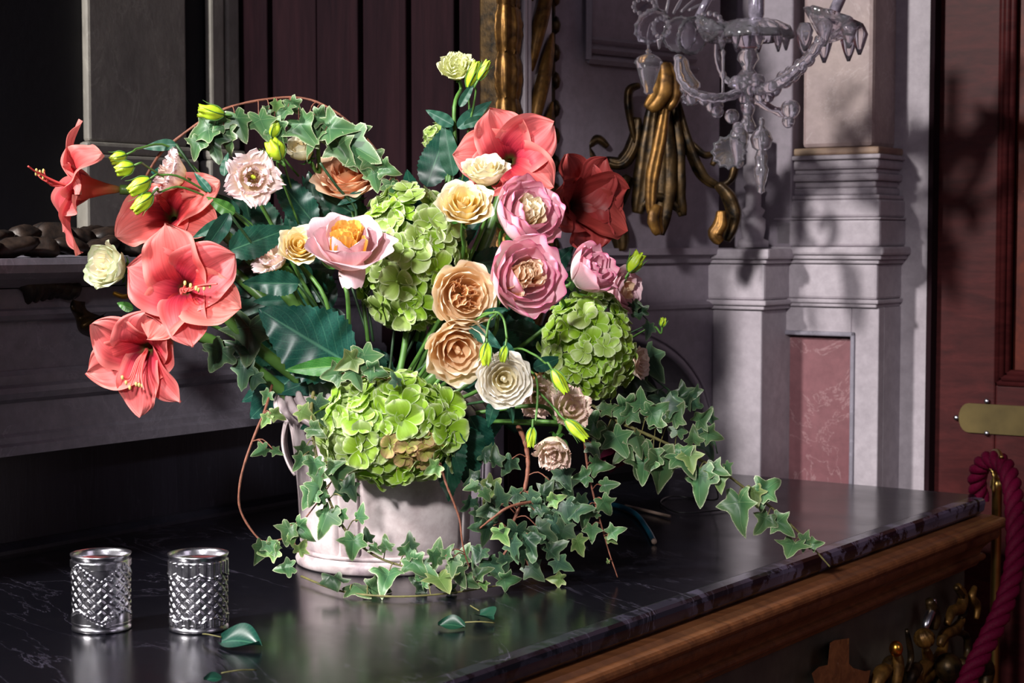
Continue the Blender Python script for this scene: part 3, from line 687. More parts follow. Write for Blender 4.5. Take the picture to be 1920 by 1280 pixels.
profo('lower_bead', [(-0.05, -0.1102)] + arc(-0.006, -0.118, 0.008, 90, -90, 6) + [(-0.012, -0.135), (-0.05, -0.136)], M['table_wood'])
MB().box(boxuv(U0, U1 - 0.04, -2.25, -1.222, -0.40, -0.134)).build('frieze', M['frieze_wood'], tb, False, 0.003)
for uu in (0.8, 3.24):
    for vv in (-1.32, -2.24):
        mb = MB(); mb.add(*tube(smoothpath([W(uu, vv, -0.39), W(uu + 0.02, vv + 0.03, -0.55), W(uu - 0.01, vv, -0.72), W(uu, vv + 0.02, -0.848)], 5), lambda t: 0.05 * (1 - 0.5 * t) + 0.01, 12)); mb.build('leg', M['table_wood'], tb, True)
# carved brown bracket standing on the frieze
VFz = -1.215
def fz(px, py, off=0.012): q = Rv(px, py, VFz + off); return W(q[0], VFz + off, q[2])
bw = []
pts = [(1530, 1290), (1522, 1262), (1535, 1250), (1552, 1246), (1556, 1205), (1564, 1200), (1592, 1196), (1592, 1244), (1600, 1252), (1622, 1258), (1632, 1256), (1626, 1290)]
n = len(pts); vv = [fz(a, b, 0.03) for a, b in pts] + [fz(a, b, 0.0) for a, b in pts]
obj('carved_bracket', mesh('carved_bracket', toloc(tb, vv), [tuple(range(n))] + [(i, i + n, (i + 1) % n + n, (i + 1) % n) for i in range(n)], M['table_wood'], None, False), tb)
def gsph(px, py, rpx, mat='bright_gold', off=0.04, ribs=0, nm='gilded_ball', sq=1.0):
    c = fz(px, py, off); r = rpx * c.y / F
    def fn(s, t):
        a = s * math.pi; b = (t - 0.5) * math.pi; q = 1 + (0.10 * math.cos(ribs * a + 5 * b) * math.cos(b) if ribs else 0)
        return c + Vector((r * q * math.cos(b) * math.cos(a), r * q * math.cos(b) * math.sin(a), r * sq * q * math.sin(b)))
    v, f, uv = grid(fn, 36, 14); return obj(nm, mesh(nm, toloc(tb, v), f, M[mat], uv), tb)
gsph(1733, 1196, 19, 'gold', 0.06, 9); gsph(1680, 1216, 13, 'bright_gold', 0.06, 0, 'gilded_bud', 1.2); gsph(1778, 1250, 27, 'dark_gold', 0.06); 
gsph(1784, 1254, 0.1)
def grib(pts, w, mat='dark_gold', off=0.03):
    v, f = tube(smoothpath([fz(x, y, off) for x, y in pts], 6), lambda t: w * 4.2 / F * (0.3 + 0.7 * math.sin(math.pi * (0.12 + 0.76 * t))), 8); return obj('gilded_scroll', mesh('gilded_scroll', toloc(tb, v), f, M[mat]), tb)
grib([(1690, 1290), (1735, 1270), (1760, 1235), (1772, 1200)], 10, 'gold', 0.03); grib([(1640, 1290), (1652, 1262), (1668, 1250)], 11, 'gold'); grib([(1805, 1160), (1790, 1180), (1770, 1190), (1762, 1210)], 9, 'gold')
grib([(1683, 1225), (1684, 1250), (1680, 1290)], 9, 'gold', 0.045); grib([(1673, 1232), (1662, 1250), (1664, 1290)], 8); grib([(1735, 1215), (1740, 1240), (1722, 1262), (1730, 1290)], 10, 'gold')
grib([(1790, 1185), (1810, 1190), (1815, 1215), (1808, 1240)], 6); grib([(1742, 1125), (1752, 1155), (1750, 1180)], 10); grib([(1750, 1122), (1748, 1140), (1738, 1165), (1735, 1178)], 7, 'silver')
grib([(1775, 1170), (1786, 1145), (1800, 1140), (1806, 1118), (1796, 1098)], 9, 'gold'); grib([(1792, 1100), (1806, 1120), (1808, 1145), (1800, 1160)], 7); grib([(1828, 1100), (1822, 1120), (1832, 1135), (1830, 1160)], 7, 'gold')
grib([(1800, 1245), (1830, 1240), (1850, 1255), (1846, 1290)], 14); grib([(1755, 1290), (1760, 1270), (1790, 1285)], 12); grib([(1700, 1290), (1708, 1262), (1722, 1250)], 12)
grib([(1700, 1180), (1708, 1230), (1700, 1260)], 5)

# brass post and magenta rope
pst = P(1868, 1000, 3.455); post = thing('barrier_post', 'slim brass post with a hook behind the corner of the table', 'post', (pst.x, pst.y, 0))
zt = P(1868, 900, 3.455).z
v, f = lathe([(0.12, 0), (0.12, 0.012), (0.03, 0.03), (0.010, 0.05), (0.010, zt - 0.02), (0.014, zt - 0.015), (0.014, zt), (0.004, zt + 0.006)], 20)
obj('pole', mesh('pole', v, f, M['brass']), post)
hk = [P(1868, 900, 3.455), P(1866, 880, 3.44), P(1856, 862, 3.40), P(1860, 848, 3.36), P(1874, 850, 3.33), P(1878, 870, 3.32), P(1866, 905, 3.31), P(1866, 930, 3.31)]
hk = [P(1868, 902, 3.455), P(1864, 880, 3.45), P(1858, 862, 3.42), P(1862, 847, 3.38), P(1872, 846, 3.34), P(1878, 858, 3.31)]
v, f = tube(smoothpath(hk, 6), 0.0045, 10); obj('hook', mesh('hook', toloc(post, v), f, M['brass']), post)
v, f = tube(smoothpath([P(1857, 862, 3.40), P(1856, 875, 3.37), P(1863, 890, 3.36), P(1863, 922, 3.36)], 6), 0.004, 10, rf=lambda th, t: 1 + 0.45 * math.sin(t * 60)); obj('beaded_drop', mesh('beaded_drop', toloc(post, v), f, M['brass']), post)
rp = smoothpath([P(1838, 935, 3.46), P(1832, 905, 3.44), P(1838, 876, 3.41), P(1858, 862, 3.37), P(1882, 872, 3.32), P(1896, 905, 3.27), P(1903, 960, 3.22), P(1905, 1020, 3.18), P(1898, 1080, 3.15), P(1880, 1140, 3.12), P(1852, 1200, 3.09), P(1822, 1260, 3.06), P(1790, 1330, 3.03), P(1740, 1420, 3.0)], 12)
rope = thing('twisted_rope', 'thick magenta twisted barrier rope hanging from the brass hook past the table corner', 'rope', rp[0])
def strandpath(ph, rr, turns):
    out = []; n = len(rp); d0 = None; prev = None; L_ = [0]
    for i in range(1, n): L_.append(L_[-1] + (rp[i] - rp[i - 1]).length)
    dense = []
    for i in range(n - 1):
        for k in range(4): dense.append((rp[i].lerp(rp[i + 1], k / 4), L_[i] + (L_[i + 1] - L_[i]) * k / 4))
    for i, (p, l) in enumerate(dense):
        d = (dense[min(i + 1, len(dense) - 1)][0] - dense[max(i - 1, 0)][0]).normalized()
        if prev is None: a = d.cross(Vector((0, 1, 0))).normalized()
        else: a = (prev - d * prev.dot(d)).normalized()
        prev = a; b = d.cross(a); th = ph + l / 0.085 * 2 * math.pi
        out.append(p + (a * math.cos(th) + b * math.sin(th)) * rr)
    return out
for k in range(3):
    v, f = tube(strandpath(k * 2.094, 0.0095, 1), 0.0098, 10, rf=lambda th, t: 1 + 0.05 * math.cos(6 * th + t * 700)); obj('strand', mesh('strand', toloc(rope, v), f, M['rope']), rope)

# ============================================================ VASE
VC = Pz(722, 1052, TZ); VC.y += 0.0
def vase():
    root = thing('flower_vase', 'weathered white ceramic vase with moulded garland rim, fluted panels and flared foot', 'vase', VC)
    m = 2.7 / F
    H = 0.265
    def rf(th, z):      # slightly oval body with broad flat panels
        return (1 + 0.03 * math.cos(2 * th))
    prof = [(158, 0), (163, 3), (165, 10), (160, 18), (153, 24), (151, 30), (153, 60), (156, 110), (161, 160), (168, 205), (178, 245), (183, 262), (180, 268), (172, 266), (160, 262), (150, 120), (120, 40)]
    zs = H / 262.0
    v, f = lathe([(r * m, h * zs) for r, h in prof], 96, rf); obj('body', mesh('body', v, f, M['vase']), root)
    # raised panels: long strips with dark channels between them
    def rad(z):
        h = z / zs; pts = [(24, 152), (60, 153), (110, 156), (160, 161), (205, 168), (245, 178)]
        for (a, ra), (b, rb) in zip(pts, pts[1:]):
            if h <= b: return m * (ra + (rb - ra) * max(0, (h - a)) / (b - a))
        return m * 178
    gaps = [-165, -119, -103, -22, 15, 55, 100, 140, 195]
    for i in range(len(gaps) - 1):
        a0, a1 = R(gaps[i] + 0.55), R(gaps[i + 1] - 0.55)
        def fn(s, t, a0=a0, a1=a1):
            a = a0 + (a1 - a0) * (s + 1) / 2; z = (26 + 214 * t) * zs; e = min(1, (1 - abs(s)) * (a1 - a0) * 30) * min(1, (1 - abs(2 * t - 1)) * 60)
            r = (rad(z) * rf(a, z)) + 0.0045 * (e ** 0.4) - 0.001; return (r * math.cos(a), r * math.sin(a), z)
        v, f, uv = grid(fn, 26, 20); obj('fluted_panel', mesh('fluted_panel', v, f, M['vase'], uv), root)
    v, f = lathe([((156 + 4 * math.cos(R(x))) * m, (25 + 3.5 * math.sin(R(x))) * zs) for x in range(-180, 181, 30)], 96, rf); obj('foot_bead', mesh('foot_bead', v, f, M['vase']), root)
    # swagged garland rim: overlapping curved folds
    for i in range(30):
        a = 2 * math.pi * i / 30; pth = []
        for k in range(5):
            t = k / 4; aa = a + 0.42 * t; r = rad(0.24) + 0.006 + 0.010 * math.sin(math.pi * t); z = (272 - 46 * t) * zs
            pth.append(Vector((r * math.cos(aa) * rf(aa, 0), r * math.sin(aa) * rf(aa, 0), z)))
        v, f = tube(smoothpath(pth, 3), lambda t: 0.002 + 0.0055 * math.sin(math.pi * (0.15 + 0.7 * t)), 8); obj('rim_fold', mesh('rim_fold', v, f, M['vase']), root)
    # ear handles on both sides
    for sgn in (-1, 1):
        def fn(s, t, sgn=sgn):
            z = (228 - 96 * t) * zs; bul = math.sin(math.pi * min(1, t * 1.0)) ** 0.7; wv = 0.022 * math.sin(math.pi * (0.1 + 0.85 * t))
            r = rad(z) * rf(math.pi, z) - 0.003 + 0.018 * bul + 0.004 * (1 - s * s)
            return (sgn * r, s * wv, z)
        v, f, uv = grid(fn, 10, 14); obj('handle', mesh('handle', v, f, M['vase'], uv), root)
    for sgn in (-1, 1):
        pth = [Vector((sgn * (rad(z * zs) * 1.03 + 0.018 * math.sin(math.pi * min(1, max(0, (228 - z) / 96))) ** 0.7 * 1.0 + 0.001), 0, z * zs)) for z in range(232, 128, -8)]
        v, f = tube(smoothpath(pth, 2), 0.0035, 8); obj('handle_rim', mesh('handle_rim', v, f, M['vase']), root)
    v, f = lathe([(0.02, 0.06), (0.10, 0.06), (0.105, 0.10), (0.12, 0.20), (0.125, 0.232), (0.02, 0.236)], 32); obj('wet_foam', mesh('wet_foam', v, f, M['dark_stem']), root)
vase()

# ============================================================ SILVER CUPS
def cup(px, py, rpx, label, kind):
    c = Pz(px, py, TZ); c.z = TZ + 0.0005; k = c.y / F; r0 = rpx * k; H = 143 * k
    root = thing('silver_cup', label, 'cup', c, 'embossed silver cups')
    nu, nv = 300, 170
    def tri(x): x = x % 1; return 1 - abs(2 * x - 1)
    def fn(s, t):
        a = s * math.pi; z = 0.004 + (H - 0.008) * t; U_ = (s * 0.5 + 0.5) * 14; V_ = t * 7.0
        d1 = tri((U_ + V_ * 0.9)); d2 = tri((U_ - V_ * 0.9))
        lat = max(0, min(1, (d1 - 0.22) * 4)) * max(0, min(1, (d2 - 0.22) * 4))
        if kind == 0:      # pointed zigzag bands
            bt = 0.72 + 0.15 * tri(U_ / 4) ; bb = 0.30 - 0.16 * tri(U_ / 4 + 0.5)
            bb = 0.13 + 0.17 * tri(U_ / 4)
            bt = 0.66 + 0.24 * tri(U_ / 4)
            if t > bt or t < bb:
                e = min(abs(t - bt), abs(t - bb)); h = 0.0010 + (0.0018 * (0.5 + 0.5 * math.sin((U_) * 22)) if e < 0.05 else 0.0024 * max(0, math.cos(U_ * math.pi / 2)) ** 2 * (1 if (t > 0.86 or t < 0.13) else 0.1))
            else: h = 0.0018 * lat
        else:              # scalloped lobes above and below
            sc1 = 0.80 - 0.07 * abs(math.sin(U_ * math.pi / 2.0)); sc2 = 0.10 + 0.08 * abs(math.sin(U_ * math.pi / 2.0))
            if t > sc1 or t < sc2:
                e = min(abs(t - sc1), abs(t - sc2)); h = 0.0028 * abs(math.sin(U_ * math.pi * 1.5)) + (0.0008 if e < 0.02 else 0)
            else: h = 0.0019 * lat
        if t < 0.04 or t > 0.96: h = 0
        r = r0 * (0.955 + 0.01 * t) + h
        return (r * math.cos(a), r * math.sin(a), z)
    v, f, uv = grid(fn, nu, nv); obj('embossed_wall', mesh('embossed_wall', v, f, M['silver'], uv), root)
    v, f = lathe([(r0 * 0.9, 0), (r0 * 1.0, 0.0), (r0 * 1.02, 0.002), (r0 * 1.0, 0.005), (r0 * 0.96, 0.0065), (r0 * 0.95, 0.008)], 64); obj('foot_ring', mesh('foot_ring', v, f, M['silver']), root)
    v, f = lathe([(r0 * 0.95, H - 0.008), (r0 * 0.98, H - 0.005), (r0 * 1.03, H - 0.001), (r0 * 1.035, H + 0.001), (r0 * 1.0, H + 0.001), (r0 * 0.95, H - 0.003), (r0 * 0.92, H - 0.02), (r0 * 0.91, 0.012), (0.002, 0.010)], 64); obj('rim', mesh('rim', v, f, M['silver']), root)
    for j in range(2):
        zz = (H - 0.012, 0.0105)[j]; rr = r0 * 0.965
        v, f = tube([Vector((rr * math.cos(x), rr * math.sin(x), zz)) for x in [2 * math.pi * q / 64 for q in range(65)]], 0.0012, 6, False); obj('wire_band', mesh('wire_band', v, f, M['silver']), root)
cup(191, 1178, 55, 'embossed silver cup with zigzag bands standing apart from the fallen leaf', 0)
cup(373, 1178, 55, 'embossed silver cup with scalloped bands standing beside the fallen green leaf', 1)

# ============================================================ FLOWER BUILDERS
VIN = Matrix.Identity(4)
def px2m(r, Y): return r * Y / F
def amaryllis(name_label, px, py, Y, n, rpx, petals, mat='coral', stem=None, stamens=(0, -0.6), tube_len=0.05, open_=1.0, spin=0, slen=1.0):
    """petals: list of (azimuth deg counter-clockwise from right, length factor, width factor, end angle, front?)"""
    c = P(px, py, Y); m = frame(c, n, R(spin)); root = thing('coral_amaryllis' if mat == 'coral' else 'shaded_amaryllis', name_label, 'flower', group=None, mtx=m)
    Rr = px2m(rpx, Y)
    for i, (az, lf_, wf, a1, lift) in enumerate(petals):
        L = Rr * lf_ * 1.12; Wd = Rr * wf * 0.56; ph = rnd.random() * 6; a0 = R(18); a1 = R(a1 + 9); ns = 26
        cr = [Vector((0.004, -tube_len * 0.25 + lift * 0.002))]; ang = [a0]
        for k in range(ns):
            t = (k + 1) / ns; q = t * t * (3 - 2 * t); a = a0 + (a1 - a0) * (q ** 0.75); ang.append(a)
            cr.append(cr[-1] + Vector((math.sin(a), math.cos(a))) * L / ns)
        twist = rnd.uniform(-0.25, 0.25); rf_ = rnd.uniform(0.5, 1.3)
        ca, sa = math.cos(R(az)), math.sin(R(az))
        def fn(s, t, cr=cr, ang=ang, Wd=Wd, ph=ph, twist=twist, rf_=rf_, ca=ca, sa=sa, L=L, ns=ns):
            k = t * ns; i0 = min(int(k), ns - 1); p = cr[i0].lerp(cr[i0 + 1], k - i0); a = ang[i0] + (ang[i0 + 1] - ang[i0]) * (k - i0)
            w = Wd * (0.16 + 0.84 * math.sin(math.pi * min(1, t ** 0.95 * 0.93 + 0.02)) ** 0.75) * (1 if t < 0.80 else max(0.0, 1 - ((t - 0.80) / 0.20) ** 1.9) ** 0.7)
            x = s * w
            nrm = Vector((-math.cos(a), math.sin(a)))       # radial, axial: the inner face
            cup = (0.42 * (1 - t) + 0.10 - 0.30 * max(0, t - 0.45)) * s * s * w * 1.3
            mid = -0.10 * w * math.exp(-(s * 5) ** 2)
            ruf = 0.15 * Wd * rf_ * abs(s) ** 2 * math.sin(t * 15 + ph + 2.0 * s) * min(1, t * 2) + 0.07 * Wd * math.sin(s * 5 + ph) * t + 0.05 * Wd * math.sin(s * 23 + ph) * abs(s) ** 1.5 * t + 0.018 * Wd * math.sin(s * 30 + ph) * t
            d = cup + mid + ruf + twist * x * t * 1.2
            r = p.x + nrm.x * d; z = p.y + nrm.y * d
            return (r * ca - x * sa, r * sa + x * ca, z)
        v, f, uv = grid(fn, 26, 30)
        obj('petal', mesh('petal', v, f, M[mat], uv), root)
    # funnel and stem joint behind
    v, f = lathe([(0.0035, -tube_len), (0.006, -tube_len * 0.85), (0.009, -tube_len * 0.55), (0.016, -tube_len * 0.1), (0.022, tube_len * 0.22)], 18, lambda th, z: 1 + 0.06 * math.cos(6 * th))
    uvs = [(0.5, 1 - j / 4) for j in range(5) for _ in range(18)]; uvs = [(0.5, j / 4) for j in range(5) for _ in range(18)]
    obj('funnel', mesh('funnel', v, f[:-2], M['coral_tube'], uvs), root)
    if stamens:
        dx, dy = stamens
        for k in range(7):
            sp = (k - 3) * 0.0022; ln = Rr * (0.62 + 0.05 * (k % 3) + (0.22 if k == 6 else 0)) * slen
            pth = [Vector((0.002 * math.cos(k), 0.002 * math.sin(k), 0.0)), Vector((dx * ln * 0.15 + sp, dy * ln * 0.15, ln * 0.42)), Vector((dx * ln * 0.45 + sp * 2, dy * ln * 0.45 + sp, ln * 0.78)), Vector((dx * ln * 0.75 + sp * 3, dy * ln * 0.72 + abs(sp) * 1.5, ln * 0.95))]
            v, f = tube(smoothpath(pth, 5), 0.0011 if k < 6 else 0.0014, 6); obj('stamen' if k < 6 else 'pistil', mesh('stamen', v, f, M['filament']), root)
            if k < 6:
                vv, f, uv = blob(pth[-1], 0.0022, 0.004, 0.0022, 0.1, 3, 0, 8, 5); obj('anther', mesh('anther', vv, f, M['anther'], uv), root)
    if stem:
        base = m @ Vector((0, 0, -tube_len * 0.95)); n_ = Vector(n).normalized()
        stem_path(root, 'stem', [base, base - n_ * 0.03] + [P(*q) for q in stem], 0.0075, M['thick_stem'], 10, 1.3)
    return root

def rose(label, px, py, Y, n, rpx, outer, inner, layers=6, openness=0.5, quart=False, kind='rose', frill=0.0, spin=None, stem=None, sepals=True, deep=1.0, droop=None, cup_=0.75, stigma=False, cat='flower', ncore=1.0):
    c = P(px, py, Y); m = frame(c, n, R(rnd.uniform(0, 360) if spin is None else spin)); root = thing(kind, label, cat, mtx=m)
    R0 = px2m(rpx, Y) / (1 + 0.30 * openness * (1 - 0.0)); H = R0 * 1.15 * deep
    def petal(az, rk, hk, hw, flare, curl, mat, ruf, nu=14, nv=12, foot=0.08, thin=0.0):
        ph = rnd.random() * 6.28; tilt = rnd.uniform(-0.05, 0.05); wav = rnd.uniform(0.5, 1.2)
        notch = rnd.uniform(-0.03, 0.05)
        def fn(s, t):
            tt = t * (1 - 0.10 * abs(s) ** 4 - notch * math.exp(-(s * 4) ** 2)) 
            rr = R0 * (foot + (rk - foot) * math.sin(min(1, tt * 1.25) * math.pi / 2) ** 0.8)
            rr += R0 * flare * max(0, tt - 0.55) ** 1.6 * 2.2
            z = -H * 0.78 + (H * hk + H * 0.78) * (tt ** 1.12)
            e = max(0, tt - 0.78); z -= R0 * curl * e * e * 14; rr += R0 * curl * e * 0.9
            w = hw * (0.55 + 0.45 * math.sin(math.pi * min(1.0, tt * 0.9 + 0.05) ** 0.8)) * (1 if t < 0.8 else math.sqrt(max(0.05, 1 - ((t - 0.8) / 0.24) ** 2)))
            a = az + s * w
            rr *= 1 + 0.02 * s + ruf * 0.035 * wav * math.sin(s * 4 + ph) * tt
            rr += R0 * 0.045 * abs(s) ** 4 * tt * (1 if flare > 0.02 else -0.2)
            if frill: 
                fr = frill * R0 * max(0, (t - 0.55) / 0.45) ** 1.5
                rr += fr * (math.sin(s * 13 + ph) * 0.6 + math.sin(s * 29 + ph * 2) * 0.4); z += fr * (math.cos(s * 17 + ph) * 0.7 + math.sin(s * 37 + ph) * 0.35)
            return (rr * math.cos(a), rr * math.sin(a), z + R0 * tilt * s)
        v, f, uv = grid(fn, nu if not frill else 40, nv)
        obj('petal', mesh('petal', v, f, M[mat], uv), root)
    az = rnd.random() * 6
    # heart of the bloom
    if quart:
        for k in range(int(30 * ncore)):
            q = k % 4; ca = q * math.pi / 2 + 0.5 + rnd.uniform(-0.5, 0.5); cr = R0 * rnd.uniform(0.08, 0.50); ang = rnd.random() * 6.28
            wd = R0 * rnd.uniform(0.13, 0.24); hh = H * rnd.uniform(0.26, 0.46) * (1.25 - cr / R0); cx, cy = cr * math.cos(ca), cr * math.sin(ca); bend = rnd.uniform(-1.4, 1.4); ph = rnd.random() * 6
            def fn(s, t, wd=wd, hh=hh, cx=cx, cy=cy, ang=ang, bend=bend, ph=ph):
                b = s * bend * 0.9; x = s * wd * (0.7 + 0.3 * t); y = wd * 0.5 * math.cos(b * 1.2) + 0.10 * wd * math.sin(s * 6 + ph) * t + wd * 0.25 * t * t
                z = -H * 0.35 + (hh + H * 0.35) * t * (1 - 0.12 * s * s); return (cx + x * math.cos(ang) - y * math.sin(ang), cy + x * math.sin(ang) + y * math.cos(ang), z)
            v, f, uv = grid(fn, 12, 8); obj('inner_petal', mesh('inner_petal', v, f, M[inner], uv), root)
        r_in = 0.55
    elif stigma:
        vv, f, uv = blob((0, 0, -H * 0.05), R0 * 0.10, R0 * 0.10, R0 * 0.2, 0.2, 2); obj('stigma', mesh('stigma', vv, f, M['stigma'], uv), root)
        for k in range(5):
            a = k * 1.257; v, f = tube([Vector((0, 0, -H * 0.4)), Vector((R0 * 0.16 * math.cos(a), R0 * 0.16 * math.sin(a), -H * 0.02))], 0.0012, 6); obj('stamen', mesh('stamen', v, f, M['stamen_dark']), root)
            vv, f, uv = blob((R0 * 0.17 * math.cos(a), R0 * 0.17 * math.sin(a), 0), 0.003, 0.003, 0.002, 0.1, 3, 0, 8, 5); obj('anther', mesh('anther', vv, f, M['stamen_dark'], uv), root)
        r_in = 0.34
    else:
        r_in = 0.10
        v, f, uv = grid(lambda s, t: (R0 * 0.13 * math.cos(s * math.pi) * (1 + 0.25 * math.sin(s * 6 + t * 5)) * math.sin(math.pi * min(1, 0.25 + t * 0.72)), R0 * 0.13 * math.sin(s * math.pi) * (1 + 0.25 * math.sin(s * 6 + t * 5)) * math.sin(math.pi * min(1, 0.25 + t * 0.72)), -H * 0.3 + H * 0.56 * t), 18, 8); obj('heart', mesh('heart', v, f, M[inner], uv), root)
    nl = layers
    for k in range(nl):
        fq = k / max(1, nl - 1); rk = r_in + (cup_ + 0.12 - r_in) * fq ** 0.85
        cnt = 3 if k < 2 and not quart and not stigma else (4 if fq < 0.6 else 5)
        for j in range(cnt):
            az += 2 * math.pi / cnt + rnd.uniform(-0.12, 0.12)
            hk = (0.40 - 0.34 * fq * openness - (0.16 if k == 0 else 0.06 if k == 1 else 0)) + rnd.uniform(-0.05, 0.05)
            if quart: hk = 0.38 - 0.25 * fq * openness + rnd.uniform(-0.04, 0.04)
            mat = inner if (fq < 0.45 and not quart) else outer
            petal(az + rnd.uniform(-0.1, 0.1), rk * rnd.uniform(0.96, 1.04), hk, (math.pi / cnt) * (1.45 if fq < 0.5 else 1.42), openness * (0.06 + 0.55 * fq ** 2), openness * fq * 0.25 * rnd.uniform(0.5, 1.3), mat, 1.0 + fq)
        az += math.pi / cnt * rnd.uniform(0.7, 1.2)
    if droop:
        for (aa, ln, wd) in droop:
            def fn(s, t, aa=aa, ln=ln, wd=wd):
                # petal hanging in world space below the cup
                x = s * wd * R0 * (0.55 + 0.45 * math.sin(math.pi * t * 0.8 + 0.3)); return (x, -0.12 * R0 * math.cos(s * 2) - 0.15 * R0 * t, -ln * R0 * t - 0.06 * R0 * abs(math.sin(s * 4)) * t)
            v, f, uv = grid(fn, 10, 10); p0 = c + Vector((aa * R0, 0.0, -0.42 * R0))
            obj('fallen_petal', mesh('petal', toloc(root, [p0 + Vector(x) for x in v]), f, M[outer], uv), root)
    if sepals:
        for k in range(5):
            a = k * 1.2566 + 0.4
            def fn(s, t, a=a):
                w = R0 * 0.11 * (1 - t) ** 0.6 + 0.0004; r = R0 * (0.10 + 0.62 * t ** 0.8); z = -H * (0.80 + 0.25 * math.sin(t * 2.4) - 0.32 * t)
                return (r * math.cos(a) - s * w * math.sin(a), r * math.sin(a) + s * w * math.cos(a), z)
            v, f, uv = grid(fn, 4, 8); obj('sepal', mesh('sepal', v, f, M['leaf_green'], uv), root)
        v, f = lathe([(0.002, -H * 1.02), (R0 * 0.10, -H * 0.97), (R0 * 0.13, -H * 0.86), (R0 * 0.09, -H * 0.76)], 12); obj('hip', mesh('hip', v, f, M['stem']), root)
    if stem is not None:
        base = m @ Vector((0, 0, -H * 0.98)); nn = Vector(n).normalized()
        stem_path(root, 'stem', [base, base - nn * 0.025] + [P(*q) for q in stem], 0.0032, M['stem'])
    return root

# hydrangea florets are shared between the heads
FLM = {}
def floret_meshes(mat):
    if mat in FLM: return FLM[mat]
    out = []
    for q in range(6):
        V_, F_, U_ = [], [], []; base = rnd.random()
        for k in range(4):
            a = k * math.pi / 2 + base + rnd.uniform(-0.2, 0.2); L = rnd.uniform(0.85, 1.15); wd = L * rnd.uniform(0.50, 0.62); up = rnd.uniform(0.15, 0.75); cp = rnd.uniform(0.25, 0.7); ph = rnd.random() * 6
            def fn(s, t):
                w = wd * math.sin(math.pi * min(1, (0.06 + 0.86 * t)) ** 1.15) ** 0.6 if t < 0.999 else wd * 0.25
                x = 0.05 + L * t * math.cos(up * t) ; z = L * (0.75 * up * t - 0.42 * up * t * t * t) + cp * w * s * s * 0.5 + 0.03 * math.sin(s * 7 + ph) * t + 0.03 * k % 2
                y = s * w * (1 - 0.1 * cp)
                return (x * math.cos(a) - y * math.sin(a), x * math.sin(a) + y * math.cos(a), z + 0.05 * (k % 2))
            v, f, uv = grid(fn, 8, 7); n0 = len(V_); V_ += v; F_ += [tuple(i + n0 for i in x) for x in f]; U_ += uv
        v, f, uv = blob((0, 0, 0.08), 0.10, 0.10, 0.10, 0.0, 3, 0, 8, 5); n0 = len(V_); V_ += v; F_ += [tuple(i + n0 for i in x) for x in f]; U_ += [(0.5, 0.1)] * len(v)
        out.append(mesh('floret', V_, F_, M[mat], U_))
    FLM[mat] = out; return out
def hydrangea(label, px, py, Y, n, rx, ry, rz, count, mats, size=27, stem=None, fade=None, limit=-0.35):
    c = P(px, py, Y); m = frame(c, n); root = thing('green_hydrangea', label, 'flower', mtx=m); k_ = Y / F
    rx, ry, rz = rx * k_, ry * k_, rz * k_; g = math.pi * (3 - math.sqrt(5)); tot = int(count / ((1 - limit) / 2))
    for i in range(tot):
        z = 1 - 2 * (i + 0.5) / tot
        if z < limit: break
        a = i * g + rnd.uniform(-0.2, 0.2); r = math.sqrt(1 - z * z); d = Vector((r * math.cos(a), r * math.sin(a), z))
        sft = rnd.uniform(0.86, 1.06); p = Vector((d.x * rx, d.y * ry, d.z * rz)) * sft - Vector((0, 0, 0.0))
        p *= (1 - size * k_ * 0.35 / max(rx, ry)); nn = Vector((d.x / rx, d.y / ry, d.z / rz)).normalized() + Vector((rnd.uniform(-.45, .45), rnd.uniform(-.45, .45), rnd.uniform(-.2, .2)))
        mat = mats[0] if rnd.random() < 0.6 else mats[-1]
        if fade and (Vector((d.x, d.y)) - Vector(fade[:2])).length < fade[2] and rnd.random() < 0.8: mat = 'hydrangea_brown'
        s_ = size * k_ * rnd.uniform(0.8, 1.2)
        if mat == 'hydrangea_brown': s_ *= 0.8
        mt = frame(p, nn, rnd.random() * 6) @ Matrix.Scale(s_, 4)
        obj('floret', rnd.choice(floret_meshes(mat)), root, mt)
    def fn(s, t):
        a = s * math.pi; b = (t - 0.5) * math.pi; return (rx * 0.72 * math.cos(b) * math.cos(a), ry * 0.72 * math.cos(b) * math.sin(a), rz * 0.72 * math.sin(b))
    v, f, uv = grid(fn, 20, 12); obj('flower_core', mesh('flower_core', v, f, M['leaf_dark'], uv), root)
    if stem: stem_path(root, 'stem', [c - Vector(n).normalized() * rz * 0.6] + [P(*q) for q in stem], 0.005, M['stem'])
    return root

